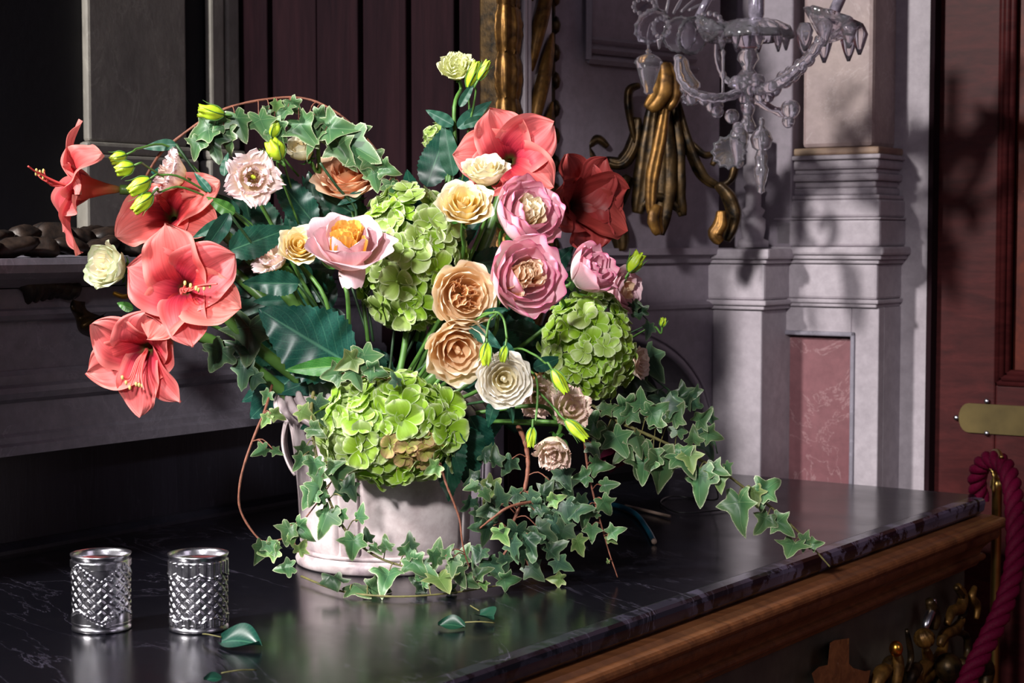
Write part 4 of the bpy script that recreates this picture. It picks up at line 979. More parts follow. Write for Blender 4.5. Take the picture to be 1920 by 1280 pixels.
# buds: swollen, pleated, with flared pointed tips and thin sepals
def bud(label, px, py, Y, ang, lpx, wpx, stem=None, tip=0.25, grp=None, toward=0.2):
    """ang: direction of the tip in the picture plane"""
    d = Vector((math.cos(R(ang)), -toward, math.sin(R(ang)))); c = P(px, py, Y); m = frame(c, d); L = lpx * Y / F; r0 = wpx * Y / F / 2
    root = thing('lisianthus_bud', label, 'bud', mtx=m, group=grp)
    def fn(s, t):
        a = s * math.pi + t * 1.1; q = math.sin(math.pi * (0.06 + 0.80 * t) ** 0.85) ** 0.9 + tip * max(0, t - 0.75) * 4 * (0.5 + 0.5 * math.cos(5 * a)); q *= 1 + 0.14 * math.cos(5 * a) * min(1, t * 2)
        return (r0 * q * math.cos(a), r0 * q * math.sin(a), -L / 2 + L * t * (1 + 0.10 * math.cos(5 * a) * max(0, t - 0.5)))
    v, f, uv = grid(fn, 30, 14, True); obj('bud', mesh('bud', v, f, M['lime']), root)
    for k in range(5):
        a = k * 1.2566
        pth = [Vector((0.3 * r0 * math.cos(a), 0.3 * r0 * math.sin(a), -L * 0.52)), Vector((1.05 * r0 * math.cos(a), 1.05 * r0 * math.sin(a), -L * 0.25)), Vector((1.25 * r0 * math.cos(a + 0.2), 1.25 * r0 * math.sin(a + 0.2), L * 0.15)), Vector((1.6 * r0 * math.cos(a + 0.3), 1.6 * r0 * math.sin(a + 0.3), L * 0.4))]
        v, f = tube(smoothpath(pth, 4), lambda t: 0.0011 * (1 - t) + 0.0002, 5); obj('sepal', mesh('sepal', v, f, M['stem']), root)
    if stem: 
        base = m @ Vector((0, 0, -L * 0.5)); stem_path(root, 'stem', [base, base - d.normalized() * 0.012] + [P(*q) for q in stem], 0.0017, M['stem'])
    return root

# ---------------------------------------------------------------- leaves
def ivy_mesh(mat, fold, curl, wave, narrow=1.0):
    half = [(0.0, 0.0), (0.10, -0.10), (0.24, -0.19), (0.36, -0.17), (0.37, -0.05), (0.36, 0.06), (0.50, 0.14), (0.66, 0.25), (0.52, 0.33), (0.36, 0.38), (0.27, 0.46), (0.25, 0.60), (0.17, 0.78), (0.08, 0.91), (0.0, 1.0)]
    half = [(x * narrow * rnd.uniform(0.93, 1.07), y * rnd.uniform(0.97, 1.03)) for x, y in half]; half[0] = (0, 0); half[-1] = (0, 1)
    out = half + [(-x * rnd.uniform(0.9, 1.05), y) for x, y in half[1:-1]][::-1]
    cen = (0.0, 0.16); rings = [0.0, 0.3, 0.6, 0.84, 1.0]; V_ = []; U_ = []; n = len(out)
    # u: ring fraction, v: 0 on the lobes' veins, 1 between them
    tips = {3, 7, 14, n - 7, n - 3, 0}
    vv = [min(min(abs(i - t_), n - abs(i - t_)) for t_ in tips) for i in range(n)]
    def z(x, y): return fold * abs(x) - curl * (y - 0.1) ** 2 + wave * math.sin(x * 9 + y * 7) * 0.5
    V_.append((cen[0], cen[1], z(*cen))); U_.append((0.0, 0.0))
    for r in rings[1:]:
        for i, (x, y) in enumerate(out):
            X = cen[0] + (x - cen[0]) * r; Y_ = cen[1] + (y - cen[1]) * r; V_.append((X, Y_, z(X, Y_))); U_.append((r, min(1, vv[i] / 2.5)))
    F_ = [(0, 1 + i, 1 + (i + 1) % n) for i in range(n)]
    for k in range(len(rings) - 2):
        a = 1 + k * n; b = a + n
        for i in range(n): j = (i + 1) % n; F_.append((a + i, b + i, b + j, a + j))
    return mesh('ivy_leaf', V_, F_, M[mat], U_)
IVY = {k: [ivy_mesh(k, rnd.uniform(-0.5, 0.4), rnd.uniform(-0.1, 0.6), rnd.uniform(-0.2, 0.2), rnd.uniform(0.78, 1.05)) for _ in range(6)] for k in ('ivy', 'ivy_fresh', 'ivy_dark')}
def leafmtx(p, ang, L, tilt=0.2, roll=0.0, face_up=0.0):
    """tip along ang in the picture plane (degrees), blade facing the room; tilt leans the tip forward"""
    d = Vector((math.cos(R(ang)), -tilt, math.sin(R(ang)))).normalized()
    nrm = Vector((math.sin(R(ang)) * 0 + roll, -1, face_up)); x = d.cross(nrm).normalized(); z = x.cross(d).normalized()
    m = Matrix((x, d, z)).transposed().to_4x4(); m.translation = p; return m @ Matrix.Scale(L, 4)
def broad_mesh(mat, wd, serr, fold, curl, twist=0.0, name='broad_leaf', nserr=16, base_round=0.7):
    def fn(s, t):
        w = wd * 0.5 * math.sin(math.pi * min(1, t) ** base_round) ** 0.8 * (1 - 0.25 * t)
        if abs(s) > 0.99: w *= 1 + serr * (1 - 2 * ((t * nserr) % 1)) 
        x = s * w; z = fold * abs(x) - curl * t * t + 0.03 * math.sin(t * 26) * abs(s) * wd + twist * x * t
        return (x, t, z)
    v, f, uv = grid(fn, 10, nserr * 2); return mesh(name, v, f, M[mat], uv)
BRD = {'dark': [broad_mesh('leaf_dark', rnd.uniform(0.45, 0.62), 0.10, rnd.uniform(-0.25, 0.35), rnd.uniform(0, 0.35), rnd.uniform(-.5, .5)) for _ in range(5)],
       'rose': [broad_mesh('leaf_dark', 0.78, 0.09, 0.16, 0.22, 0.2, base_round=0.72), broad_mesh('leaf_blue', 0.8, 0.09, 0.2, 0.25, -0.2, base_round=0.7)],
       'smooth': [broad_mesh('leaf_blue', rnd.uniform(0.30, 0.45), 0.0, rnd.uniform(0.1, 0.4), rnd.uniform(0.0, 0.3), rnd.uniform(-.4, .4)) for _ in range(4)],
       'green': [broad_mesh('leaf_green', 0.32, 0.03, 0.2, 0.1, 0.1), broad_mesh('leaf_green', 0.5, 0.0, 0.25, 0.2, 0.1)],
       'strap': [broad_mesh('leaf_dark', 0.34, 0.0, 0.3, 0.25, 0.3)]}
def vine(name, label, path, rpx=3.0, mat='twig', leaves=(), auto=None, cat='ivy', kinds=('ivy',), group=None, thin=0.5):
    """path: (px, py, Y); leaves: (px, py, size px, angle[, kind[, Y]]); auto: (count, size0, size1, spread px, angle, jitter)"""
    pts = [P(*q) if len(q) == 3 else Pz(q[0], q[1], TZ + q[3]) for q in path]; root = thing(name, label, cat, pts[0], group)
    sp = smoothpath(pts, 6); k_ = pts[0].y / F
    v, f = tube(sp, lambda t: rpx * k_ * (1 - (1 - thin) * t), 7, rf=lambda th, t: 1 + 0.12 * math.sin(t * 90)); obj('vine_stem', mesh('vine_stem', toloc(root, v), f, M[mat]), root)
    L_ = []
    if auto:
        cnt, s0, s1, sprd, ang, jit = auto
        for i in range(cnt):
            t = (i + 0.6 + rnd.uniform(-0.3, 0.3)) / cnt; p = sp[min(len(sp) - 1, int(t * (len(sp) - 1)))]; a = ang + rnd.uniform(-jit, jit); side = (1 if i % 2 else -1)
            L_.append((p, Vector((side * rnd.uniform(0.2, 1) * sprd, rnd.uniform(-0.8, 0.8) * sprd, rnd.uniform(-1, 0.5) * sprd)) * k_, rnd.uniform(s0, s1) * p.y / F, a, rnd.choice(kinds)))
    for q in leaves:
        kd = q[4] if len(q) > 4 and q[4] else kinds[0]; near = min(sp, key=lambda p: (project(p)[0] - q[0]) ** 2 + (project(p)[1] - q[1]) ** 2)
        Y = q[5] if len(q) > 5 else near.y - 0.012; tgt = P(q[0], q[1], Y); L_.append((near, tgt - near, q[2] * Y / F, q[3], kd))
    for p, off, L, a, kd in L_:
        q = p + off
        if q.z < TZ + 0.006: q.z = TZ + 0.006
        # q is where the leaf stalk joins the blade
        tl = rnd.uniform(-0.3, 0.5)
        if q.z + math.sin(R(a)) * L < TZ + 0.003:      # a blade that would dip into the marble lies on it instead
            dn = Vector((math.cos(R(a)) + rnd.uniform(-.3, .3), -0.9, 0.0)).normalized(); q.z = max(q.z, TZ + 0.010 + 0.1 * L)
            drop = max(-0.5, min(0, (TZ + 0.006 - q.z) / L * 0.8)); d = Vector((dn.x, dn.y, drop)).normalized(); x = d.cross(Vector((0, -0.35, 1))).normalized(); z = x.cross(d)
            mt = Matrix((x, d, z)).transposed().to_4x4(); mt.translation = q; mt = mt @ Matrix.Scale(L, 4)
        else: mt = leafmtx(q, a, L, tl, rnd.uniform(-1.0, 0.9), rnd.uniform(-0.3, 0.7))
        mt.translation = mt.translation - pts[0]
        lfo = obj('ivy_leaf', rnd.choice(IVY[kd]), root, mt)
        if 0.004 < off.length < 0.04:
            mid = p.lerp(q, 0.5) + Vector((0, 0, 0.25 * off.length)); vv, ff = tube(smoothpath([p, mid, q], 3), 0.0009, 5); obj('leaf_stalk', mesh('leaf_stalk', toloc(root, vv), ff, M[mat]), root)
    return root
def project(p):
    q = Vector(p) - Vector((0, 0, CAMZ)); fw = q.y * CP - q.z * SP; up = q.y * SP + q.z * CP; return (960 + F * q.x / fw, 640 - F * up / fw)
def branch(label, items, stem=None, cat='foliage', name='leafy_branch', group=None, smat='dark_stem'):
    """items: (px, py, Y, angle, length px, kind, index, tilt, roll); the point is the leaf's foot"""
    p0 = P(*items[0][:3]); root = thing(name, label, cat, p0, group)
    for it in items:
        px, py, Y, a, L, kd, ix = it[:7]; tl = it[7] if len(it) > 7 else rnd.uniform(-0.3, 0.3); ro = it[8] if len(it) > 8 else rnd.uniform(-0.4, 0.2)
        mt = leafmtx(P(px, py, Y), a, L * Y / F, tl, ro, it[9] if len(it) > 9 else 0.1); mt.translation = mt.translation - p0
        obj('leaf', (BRD.get(kd) or IVY[kd])[ix], root, mt)
    pth = stem or [items[0][:3], (725, 740, 2.68)]
    stem_path(root, 'stem', [P(*q) for q in pth], 0.0022, M[smat])
    return root

# ============================================================ THE BOUQUET
C = face
# ---- coral amaryllis
amaryllis('coral amaryllis in profile, facing away from the bouquet at its outer tip, stamens sticking out', 164, 352, 2.62, C(-1, 0.05, 0.28), 118,
          [(95, 1.12, .55, 108, 0), (35, 1.05, .66, 140, 1), (350, .8, .75, 96, 1), (185, .9, .62, 112, 0), (222, 1.1, .6, 96, 1), (285, 1.15, .55, 112, 0)], stem=[(262, 362, 2.66), (400, 420, 2.7), (620, 640, 2.7)], stamens=(0.05, 0.25), tube_len=0.05, slen=1.15)
amaryllis('coral amaryllis half hidden behind the largest coral bloom, below the lime buds', 322, 405, 2.66, C(-0.1, 0.35, 0.9), 112,
          [(100, .55, .7, 70, 0), (28, 1.05, .75, 88, 1), (340, 1.0, .7, 92, 0), (215, 1.0, .85, 82, 1), (150, .7, .7, 75, 0), (275, .8, .7, 85, 1)], stem=[(450, 520, 2.72), (640, 700, 2.7)], stamens=None)
amaryllis('largest coral amaryllis with a dark throat, fully open above the lower coral bloom', 348, 540, 2.52, C(-0.12, 0.02, 1), 132,
          [(100, 1.0, .82, 82, 0), (30, 1.02, .80, 86, 1), (343, 1.02, .72, 84, 0), (285, .92, .62, 80, 1), (238, .9, .66, 84, 0), (158, .85, .85, 82, 1)], stem=[(470, 640, 2.62), (640, 770, 2.68)], stamens=(0.8, -0.05))
amaryllis('lowest coral amaryllis hanging over the grey mantel moulding', 275, 655, 2.54, C(-0.22, -0.32, 1), 118,
          [(140, .95, .8, 82, 0), (72, .85, .85, 80, 1), (196, 1.0, .7, 84, 0), (268, 1.05, .62, 76, 1), (312, 1.05, .55, 80, 0), (20, .62, .8, 80, 1)], stem=[(420, 650, 2.62), (600, 790, 2.68)], stamens=(0.05, -0.8))
amaryllis('coral amaryllis at the top of the bouquet behind the cream and yellow roses', 955, 300, 2.70, C(0.0, 0.12, 1), 108,
          [(178, 1.02, .85, 88, 0), (112, .95, .85, 84, 1), (38, 1.02, .85, 86, 0), (325, .98, .8, 86, 1), (270, .7, .7, 84, 0), (222, .9, .8, 84, 1)], stem=[(900, 480, 2.75), (780, 720, 2.7)], stamens=None)
amaryllis('coral amaryllis in shade behind the pink roses', 1075, 385, 2.86, C(0.6, 0.1, 0.75), 112,
          [(115, .95, .8, 82, 0), (60, .95, .75, 80, 1), (15, 1.0, .75, 86, 0), (330, 1.0, .75, 84, 1), (270, .95, .8, 84, 0), (190, .9, .8, 84, 1)], mat='shaded_coral', stem=[(960, 560, 2.8), (800, 720, 2.7)], stamens=None)
# ---- roses
rose('greenish white rose bud beside the coral blooms near the mantel', 197, 498, 2.58, C(-.5, .22, .75), 46, 'green_white', 'cream', 6, 0.35, cup_=0.8, stem=[(248, 545, 2.62), (420, 620, 2.66), (640, 760, 2.68)], deep=1.15)
rose('orange rose at the back beneath the ivy arch', 652, 324, 2.73, C(0.0, .72, .65), 70, 'orange', 'orange_in', 8, 0.85, cup_=0.78, stem=[(664, 420, 2.76), (690, 640, 2.7)])
rose('yellow rose squeezed between the white frilly flower and the dusty pink rose', 562, 458, 2.60, C(.15, .45, .85), 46, 'yellow', 'yellow_in', 6, 0.7, stem=[(610, 560, 2.62), (640, 700, 2.68)])
rose('dusty pink garden rose with a vivid orange heart in front of the green hydrangea', 652, 452, 2.50, C(.12, .82, .55), 84, 'dusty_pink', 'amber_in', 3, 0.85, quart=True, cup_=0.86, deep=0.9, stem=[(652, 560, 2.54), (660, 680, 2.6), (690, 760, 2.66)], droop=[(0.12, 0.85, 0.38)], ncore=1.4)
rose('round peach rose below the pink garden roses, facing out', 871, 554, 2.50, C(.25, .02, 1), 62, 'peach', 'peach_in', 4, 0.22, quart=True, cup_=0.9, stem=[(800, 640, 2.6), (740, 740, 2.66)], deep=0.85)
rose('pale peach rose under the round peach rose, tilted down', 858, 656, 2.50, C(.28, -.28, .95), 62, 'peach', 'peach_in', 6, 0.3, cup_=0.9, stem=[(790, 700, 2.6), (740, 760, 2.66)], deep=0.9)
rose('white rose with a creamy heart under the hanging buds', 945, 711, 2.47, C(.10, .08, 1), 51, 'white', 'cream', 7, 0.3, cup_=0.92, stem=[(880, 740, 2.58), (780, 780, 2.66)], deep=0.8)
rose('cream rose seen from the side in front of the top coral bloom', 910, 314, 2.60, C(-.05, .75, .45), 50, 'cream', 'yellow', 6, 0.75, deep=1.0, stem=[(900, 440, 2.68), (780, 700, 2.7)])
rose('yellow rose lying against the top of the largest hydrangea', 872, 378, 2.56, C(.08, .62, .72), 60, 'yellow', 'yellow_in', 6, 0.8, stem=[(860, 500, 2.66), (760, 720, 2.7)])
rose('pink and cream garden rose directly below the top coral bloom', 992, 400, 2.58, C(.50, .42, .70), 66, 'pink', 'cream_in', 4, 0.22, quart=True, cup_=0.92, deep=1.05, stem=[(940, 560, 2.68), (800, 740, 2.7)])
rose('pink garden rose with ruffled peach heart in the middle of the pink roses', 984, 518, 2.50, C(.50, .20, .82), 72, 'pink', 'pale_orange_in', 4, 0.28, quart=True, cup_=0.92, deep=1.0, stem=[(920, 640, 2.6), (780, 760, 2.68)], ncore=1.3)
rose('small closed pink rose above the shaded hydrangea', 1114, 505, 2.58, C(.62, .42, .45), 50, 'pink', 'pink', 5, 0.15, cup_=0.82, deep=1.15, stem=[(1040, 600, 2.66), (820, 760, 2.7)])
rose('dim peach rose hidden in shadow behind the small pink rose', 1172, 545, 2.80, C(.7, .1, .6), 48, 'dusty_pink', 'peach_in', 5, 0.5, stem=[(1050, 660, 2.78), (850, 770, 2.7)])
rose('half hidden buff rose behind the shaded hydrangea', 1200, 680, 2.82, C(.8, .1, .5), 34, 'buff', 'buff', 5, 0.5, stem=[(1080, 720, 2.78), (850, 780, 2.7)])
rose('dark crimson rose hanging in shadow beneath the start of the long ivy spray', 1150, 858, 2.78, C(.3, -.6, .5), 36, 'crimson', 'crimson', 5, 0.4, stem=[(1120, 800, 2.76), (900, 790, 2.7)])
# ---- lisianthus
rose('open blush lisianthus with frilled petals and green-gold throat', 475, 332, 2.60, C(.25, .12, .95), 58, 'blush', 'blush', 3, 1.0, kind='frilly_lisianthus', frill=0.10, cup_=0.7, stigma=True, deep=0.8, stem=[(520, 440, 2.68), (660, 700, 2.7)])
rose('blush lisianthus seen from the side next to the lime buds', 312, 322, 2.64, C(-.75, .35, .35), 50, 'blush', 'buff', 3, 0.8, kind='frilly_lisianthus', frill=0.10, cup_=0.72, deep=1.1, stem=[(400, 380, 2.68), (500, 450, 2.7), (660, 700, 2.7)])
rose('white frilly lisianthus beside the yellow rose, over a dark leaf', 508, 478, 2.62, C(-.45, .55, .6), 44, 'blush', 'buff', 3, 0.8, kind='frilly_lisianthus', frill=0.11, cup_=0.75, stem=[(560, 560, 2.66), (660, 720, 2.7)])
rose('buff lisianthus above the lowest lime bud beside the shaded hydrangea', 1072, 765, 2.52, C(.35, .35, .8), 44, 'buff', 'buff', 4, 0.7, kind='frilly_lisianthus', frill=0.07, stem=[(1000, 760, 2.6), (800, 790, 2.68)])
rose('drooping buff lisianthus, lowest flower above the ivy tangle', 1038, 850, 2.50, C(-.15, -.55, .7), 40, 'buff', 'buff', 4, 0.45, kind='frilly_lisianthus', frill=0.07, deep=1.2, stem=[(1010, 790, 2.55), (850, 790, 2.68)])
rose('shaded buff lisianthus behind the green stems under the white rose', 1010, 745, 2.64, C(.1, -.1, .9), 42, 'buff', 'buff', 4, 0.6, kind='frilly_lisianthus', frill=0.08, stem=[(900, 780, 2.68), (800, 800, 2.7)])
rose('pale lime lisianthus rising highest against the dark panelling', 856, 124, 2.74, C(-.1, .55, .7), 33, 'lime_petal', 'lime_petal', 5, 0.5, kind='lime_lisianthus', frill=0.06, cup_=0.85, stem=[(852, 200, 2.75), (846, 320, 2.75), (780, 640, 2.72)])
rose('small cream yellow rose bud tucked under the ivy arch', 562, 275, 2.70, C(-.4, .6, .5), 30, 'cream', 'yellow', 4, 0.3, kind='rose_bud', deep=1.25, stem=[(600, 262, 2.72), (650, 340, 2.76), (690, 640, 2.7)])
# ---- hydrangeas
hydrangea('largest pale green hydrangea standing in the centre behind the orange-hearted rose', 770, 482, 2.68, C(0.02, .05, 1), 104, 134, 95, 105, ['hydrangea', 'hydrangea', 'hydrangea_bright'], 30, stem=[(760, 640, 2.7), (735, 760, 2.68)])
hydrangea('bright green hydrangea hanging over the vase rim', 735, 802, 2.545, C(0.0, .02, 1), 134, 100, 78, 100, ['hydrangea_bright', 'hydrangea'], 35, stem=[(730, 760, 2.64)], fade=(0.30, -0.42, 0.42))
hydrangea('shaded green hydrangea with yellow centres below the small pink rose', 1103, 650, 2.66, C(0.25, .05, 1), 84, 102, 78, 85, ['hydrangea_bright', 'hydrangea'], 26, stem=[(1000, 720, 2.7), (820, 790, 2.7)])
hydrangea('tiny pale hydrangea tip peeping out beside the tall dark leaf', 818, 258, 2.86, C(-.3, .2, .8), 22, 26, 16, 14, ['hydrangea'], 14, stem=[(840, 340, 2.84), (790, 640, 2.75)])
# ---- buds
G = 'lime lisianthus buds'
bud('upper lime bud of the pair beside the profile coral bloom', 222, 296, 2.60, 205, 30, 22, [(262, 278, 2.62), (318, 275, 2.66), (400, 350, 2.68)], grp=G)
bud('larger lower lime bud of the pair beside the profile coral bloom', 234, 316, 2.57, 200, 34, 26, [(275, 312, 2.62), (330, 345, 2.66)], grp=G)
bud('lime bud pressed against the side-facing blush lisianthus', 262, 348, 2.56, 215, 44, 28, [(300, 328, 2.58), (345, 335, 2.6), (440, 400, 2.66), (560, 520, 2.7)], grp=G)
bud('smaller lime bud pointing down above the half hidden coral bloom', 268, 380, 2.56, 225, 46, 26, [(300, 360, 2.58), (345, 352, 2.6), (440, 402, 2.66), (560, 520, 2.7)], grp=G)
bud('lime bud sitting on the brown twig of the ivy arch', 396, 211, 2.62, 172, 46, 26, [(430, 222, 2.64), (480, 240, 2.68), (560, 330, 2.74)], 0.5, grp=G)
bud('green bud between the open blush lisianthus and the cream bud', 516, 281, 2.62, 120, 40, 34, [(520, 310, 2.66), (560, 420, 2.7)], grp=G)
bud('bud partly veiled by ivy leaves under the arch', 514, 240, 2.66, 80, 34, 24, [(520, 270, 2.7), (560, 400, 2.72)], grp=G)
bud('slim lime bud beside the pale lime lisianthus', 886, 140, 2.72, 70, 50, 20, [(880, 200, 2.73), (868, 330, 2.75), (790, 640, 2.72)], grp=G)
bud('topmost lime bud leaning out towards the gilded frame', 906, 132, 2.70, 62, 40, 16, [(892, 175, 2.72), (875, 260, 2.74)], grp=G)
bud('lime bud hanging from its curved stalk over the pale peach rose', 912, 664, 2.44, -92, 42, 22, [(912, 630, 2.44), (918, 600, 2.45), (930, 588, 2.46), (900, 592, 2.5), (860, 640, 2.56)], 0.1, grp=G)
bud('small green bud hanging just above the white rose', 945, 664, 2.45, -100, 30, 16, [(950, 630, 2.45), (944, 598, 2.46), (928, 585, 2.46), (890, 600, 2.5)], 0.1, grp=G)
bud('lime bud pointing down at the buff lisianthus beside the shaded hydrangea', 1049, 715, 2.46, -58, 50, 22, [(1022, 680, 2.48), (1000, 664, 2.5), (960, 655, 2.54), (880, 700, 2.6)], 0.15, grp=G)
bud('lime bud touching the lower edge of the buff lisianthus', 1080, 806, 2.46, -42, 52, 22, [(1042, 768, 2.48), (1010, 735, 2.5), (985, 722, 2.52)], 0.25, grp=G)
bud('green bud hanging on a straight stalk beside the drooping lisianthus', 997, 820, 2.46, -95, 36, 18, [(1004, 790, 2.47), (1008, 740, 2.48), (1004, 705, 2.5), (985, 690, 2.54)], 0.2, grp=G)
bud('yellow green bud standing free in shadow beyond the small pink rose', 1190, 492, 2.78, 60, 40, 26, [(1176, 520, 2.8), (1120, 600, 2.78)], 0.5, grp=G)
bud('tiny bud at the far edge beyond the shaded hydrangea', 1243, 604, 2.80, 80, 16, 12, [(1225, 612, 2.8), (1190, 630, 2.8), (1150, 660, 2.76)], 0.5, grp=G)

# ---- named big leaves
branch('big dark serrated rose leaf with a bright green narrow leaf in front of it', [(655, 682, 2.56, 148, 195, 'rose', 0, 0.25, -0.1), (655, 684, 2.53, 184, 122, 'green', 0, 0.1, -0.2)], [(655, 683, 2.56), (700, 720, 2.6), (725, 760, 2.66)])
branch('dark oval leaf under the white frilly lisianthus', [(560, 532, 2.60, 178, 105, 'dark', 0, 0.2, -0.1)], [(560, 532, 2.6), (640, 640, 2.66)])
branch('tall smooth blue-green leaves at the foot of the highest lisianthus', [(850, 330, 2.74, 100, 110, 'smooth', 0, .1, -.1), (858, 240, 2.73, 40, 80, 'smooth', 1, .1, 0), (850, 235, 2.73, 150, 60, 'smooth', 2, 0, 0), (800, 350, 2.75, 72, 130, 'dark', 1, .1, -.1), (862, 200, 2.72, 60, 55, 'smooth', 3, .1, 0), (870, 235, 2.72, 20, 55, 'smooth', 1, .1, 0)], [(850, 200, 2.75), (850, 330, 2.75), (780, 640, 2.72)])
branch('broad dark leaves behind the open blush lisianthus', [(590, 420, 2.72, 128, 130, 'dark', 2, .2, -.1), (600, 430, 2.74, 100, 110, 'dark', 3, .1, .1), (520, 470, 2.7, 150, 120, 'dark', 4, .2, -.2), (470, 420, 2.72, 100, 110, 'dark', 0), (450, 400, 2.7, 160, 120, 'smooth', 0), (520, 450, 2.68, 120, 120, 'dark', 1), (430, 470, 2.62, 20, 130, 'dark', 2, .2, .2)], [(520, 430, 2.7), (700, 720, 2.7)])
branch('small blue-green leaf at the stalk below the orange rose', [(678, 362, 2.70, 205, 50, 'smooth', 1, .2, 0), (668, 395, 2.7, 130, 38, 'smooth', 2)], [(600, 305, 2.68), (632, 350, 2.69), (665, 390, 2.7), (670, 440, 2.7), (700, 640, 2.7)])
branch('sharp dark serrated leaf hanging below the bright green hydrangea', [(850, 800, 2.52, -103, 155, 'dark', 3, -.1, -.5), (858, 800, 2.55, -75, 120, 'rose', 0, 0, .3), (880, 780, 2.6, -60, 110, 'dark', 1)], [(855, 800, 2.54), (800, 770, 2.62)])
branch('short blue-green leaves behind the hanging bud stalks', [(905, 590, 2.50, 15, 50, 'smooth', 1), (880, 610, 2.5, -35, 75, 'smooth', 2), (945, 640, 2.5, -60, 55, 'smooth', 3)], [(900, 590, 2.5), (820, 700, 2.6)])
branch('pointed leaf hanging under the white rose', [(955, 745, 2.5, -82, 50, 'smooth', 3), (930, 750, 2.52, -110, 60, 'dark', 1), (1000, 690, 2.6, 20, 60, 'dark', 2)], [(955, 745, 2.5), (860, 760, 2.62)])
branch('slim blue-green leaves along the stalks of the side-facing lisianthus', [(330, 270, 2.66, 185, 65, 'smooth', 1, .1, .1), (420, 330, 2.62, 85, 48, 'smooth', 2), (395, 360, 2.62, 130, 50, 'smooth', 3), (440, 400, 2.62, 150, 60, 'green', 1), (350, 330, 2.68, 170, 90, 'dark', 1)], [(330, 270, 2.66), (400, 360, 2.66), (560, 500, 2.7)])
branch('folded dark leaf with pale underside beside the half hidden coral bloom', [(430, 400, 2.58, -120, 110, 'strap', 0, .3, .5), (425, 415, 2.58, -155, 70, 'smooth', 0)], [(430, 400, 2.58), (520, 520, 2.66)])
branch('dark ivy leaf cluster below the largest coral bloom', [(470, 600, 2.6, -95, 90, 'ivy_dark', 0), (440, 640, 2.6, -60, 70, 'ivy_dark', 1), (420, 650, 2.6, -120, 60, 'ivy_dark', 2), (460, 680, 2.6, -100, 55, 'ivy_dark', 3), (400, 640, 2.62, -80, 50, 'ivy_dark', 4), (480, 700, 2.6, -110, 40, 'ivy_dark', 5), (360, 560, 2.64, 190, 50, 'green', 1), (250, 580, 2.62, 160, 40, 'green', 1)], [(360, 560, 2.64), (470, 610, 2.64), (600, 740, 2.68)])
branch('green leaves around the thick stem at the vase mouth', [(600, 740, 2.6, -120, 70, 'green', 1), (560, 720, 2.6, 30, 90, 'strap', 0), (640, 760, 2.62, -150, 90, 'dark', 0), (620, 700, 2.64, 200, 110, 'dark', 2), (600, 690, 2.58, -95, 90, 'ivy_dark', 1), (700, 730, 2.62, 170, 100, 'dark', 3)], [(600, 740, 2.6), (680, 760, 2.66)])
# shaded filler branches, deep in the bouquet
frnd = random.Random(11)
WHERE = ['behind the shaded hydrangea', 'behind the small closed pink rose', 'behind the shaded coral bloom', 'behind the yellow rose above the largest hydrangea', 'below the orange rose', 'behind the open blush lisianthus',
         'behind the largest coral bloom', 'beneath the big serrated rose leaf', 'above the vase handle', 'behind the bright green hydrangea', 'behind the white rose', 'behind the buff lisianthus']
for b_ in range(12):
    its = []; ca = b_ / 12 * 6.28
    for k in range(9):
        rr = 0.25 + 0.62 * frnd.random(); a = ca + frnd.uniform(-0.35, 0.35); x = 745 + 330 * rr * math.cos(a); y = 585 - 215 * rr * math.sin(a)
        aa = math.degrees(math.atan2(585 - y, x - 745)) + frnd.uniform(-45, 45)
        its.append((x, y, frnd.uniform(2.70, 2.82), aa, frnd.uniform(80, 125), frnd.choice(('dark', 'dark', 'smooth', 'rose')), frnd.choice((0, 1)), frnd.uniform(-.2, .4), frnd.uniform(-.5, .5)))
    branch('dark leafy filler branch in the shaded depth ' + WHERE[b_], its, group='shaded filler branches', name='filler_branch')

# ---- ivy
K2 = ('ivy', 'ivy_fresh')
vine('ivy_arch', 'brown twig of variegated ivy arching over the top of the bouquet', [(232, 425, 2.70), (246, 388, 2.70), (292, 300, 2.68), (330, 262, 2.66), (400, 214, 2.65), (470, 191, 2.66), (560, 183, 2.68), (625, 207, 2.68), (690, 262, 2.68), (735, 325, 2.68), (775, 375, 2.68)], 3.2, 'twig',
     [(440, 212, 62, -65), (400, 240, 58, -160), (395, 250, 60, -80, 'ivy_dark'), (375, 262, 40, -110), (430, 240, 58, -100), (485, 215, 60, -70), (420, 235, 40, 150), (515, 230, 45, -65), (540, 200, 48, -130), (545, 188, 36, -60), (560, 225, 62, -60), (590, 215, 40, -20), (575, 232, 60, -35), (610, 245, 66, 10), (600, 250, 58, -130), (630, 262, 70, -60), (640, 258, 90, -35), (650, 250, 50, 20), (668, 285, 60, -60), (690, 290, 50, -50), (700, 318, 45, -80), (715, 310, 40, -30), (730, 338, 42, -70), (745, 350, 40, -110), (520, 190, 26, -100, 'ivy_fresh'), (505, 205, 24, -140), (640, 240, 30, 150)])
vine('ivy_loop', 'bare brown ivy twig looping down beside the vase towards the silver cups', [(510, 722, 2.56), (498, 765, 2.50), (468, 840, 2.47), (450, 905, 2.46), (452, 960, 2.46), (490, 1014, 2.46), (522, 1012, 2.46), (545, 1000, 2.46), (575, 968, 2.47), (620, 905, 2.50), (640, 850, 2.54)], 2.6, 'twig',
     [(508, 775, 34, -20, 'ivy_fresh'), (505, 780, 30, -130, 'ivy_fresh'), (500, 840, 34, -150), (512, 842, 24, -30), (492, 1018, 44, -100), (500, 1015, 34, -60), (512, 1018, 32, -80), (520, 1030, 40, -170, 'ivy_fresh'), (545, 985, 44, -110), (556, 980, 48, -50), (545, 1005, 24, -70, 'ivy_fresh'), (560, 1035, 30, 60, 'ivy_fresh'), (548, 1062, 40, 190), (505, 735, 30, -120)])
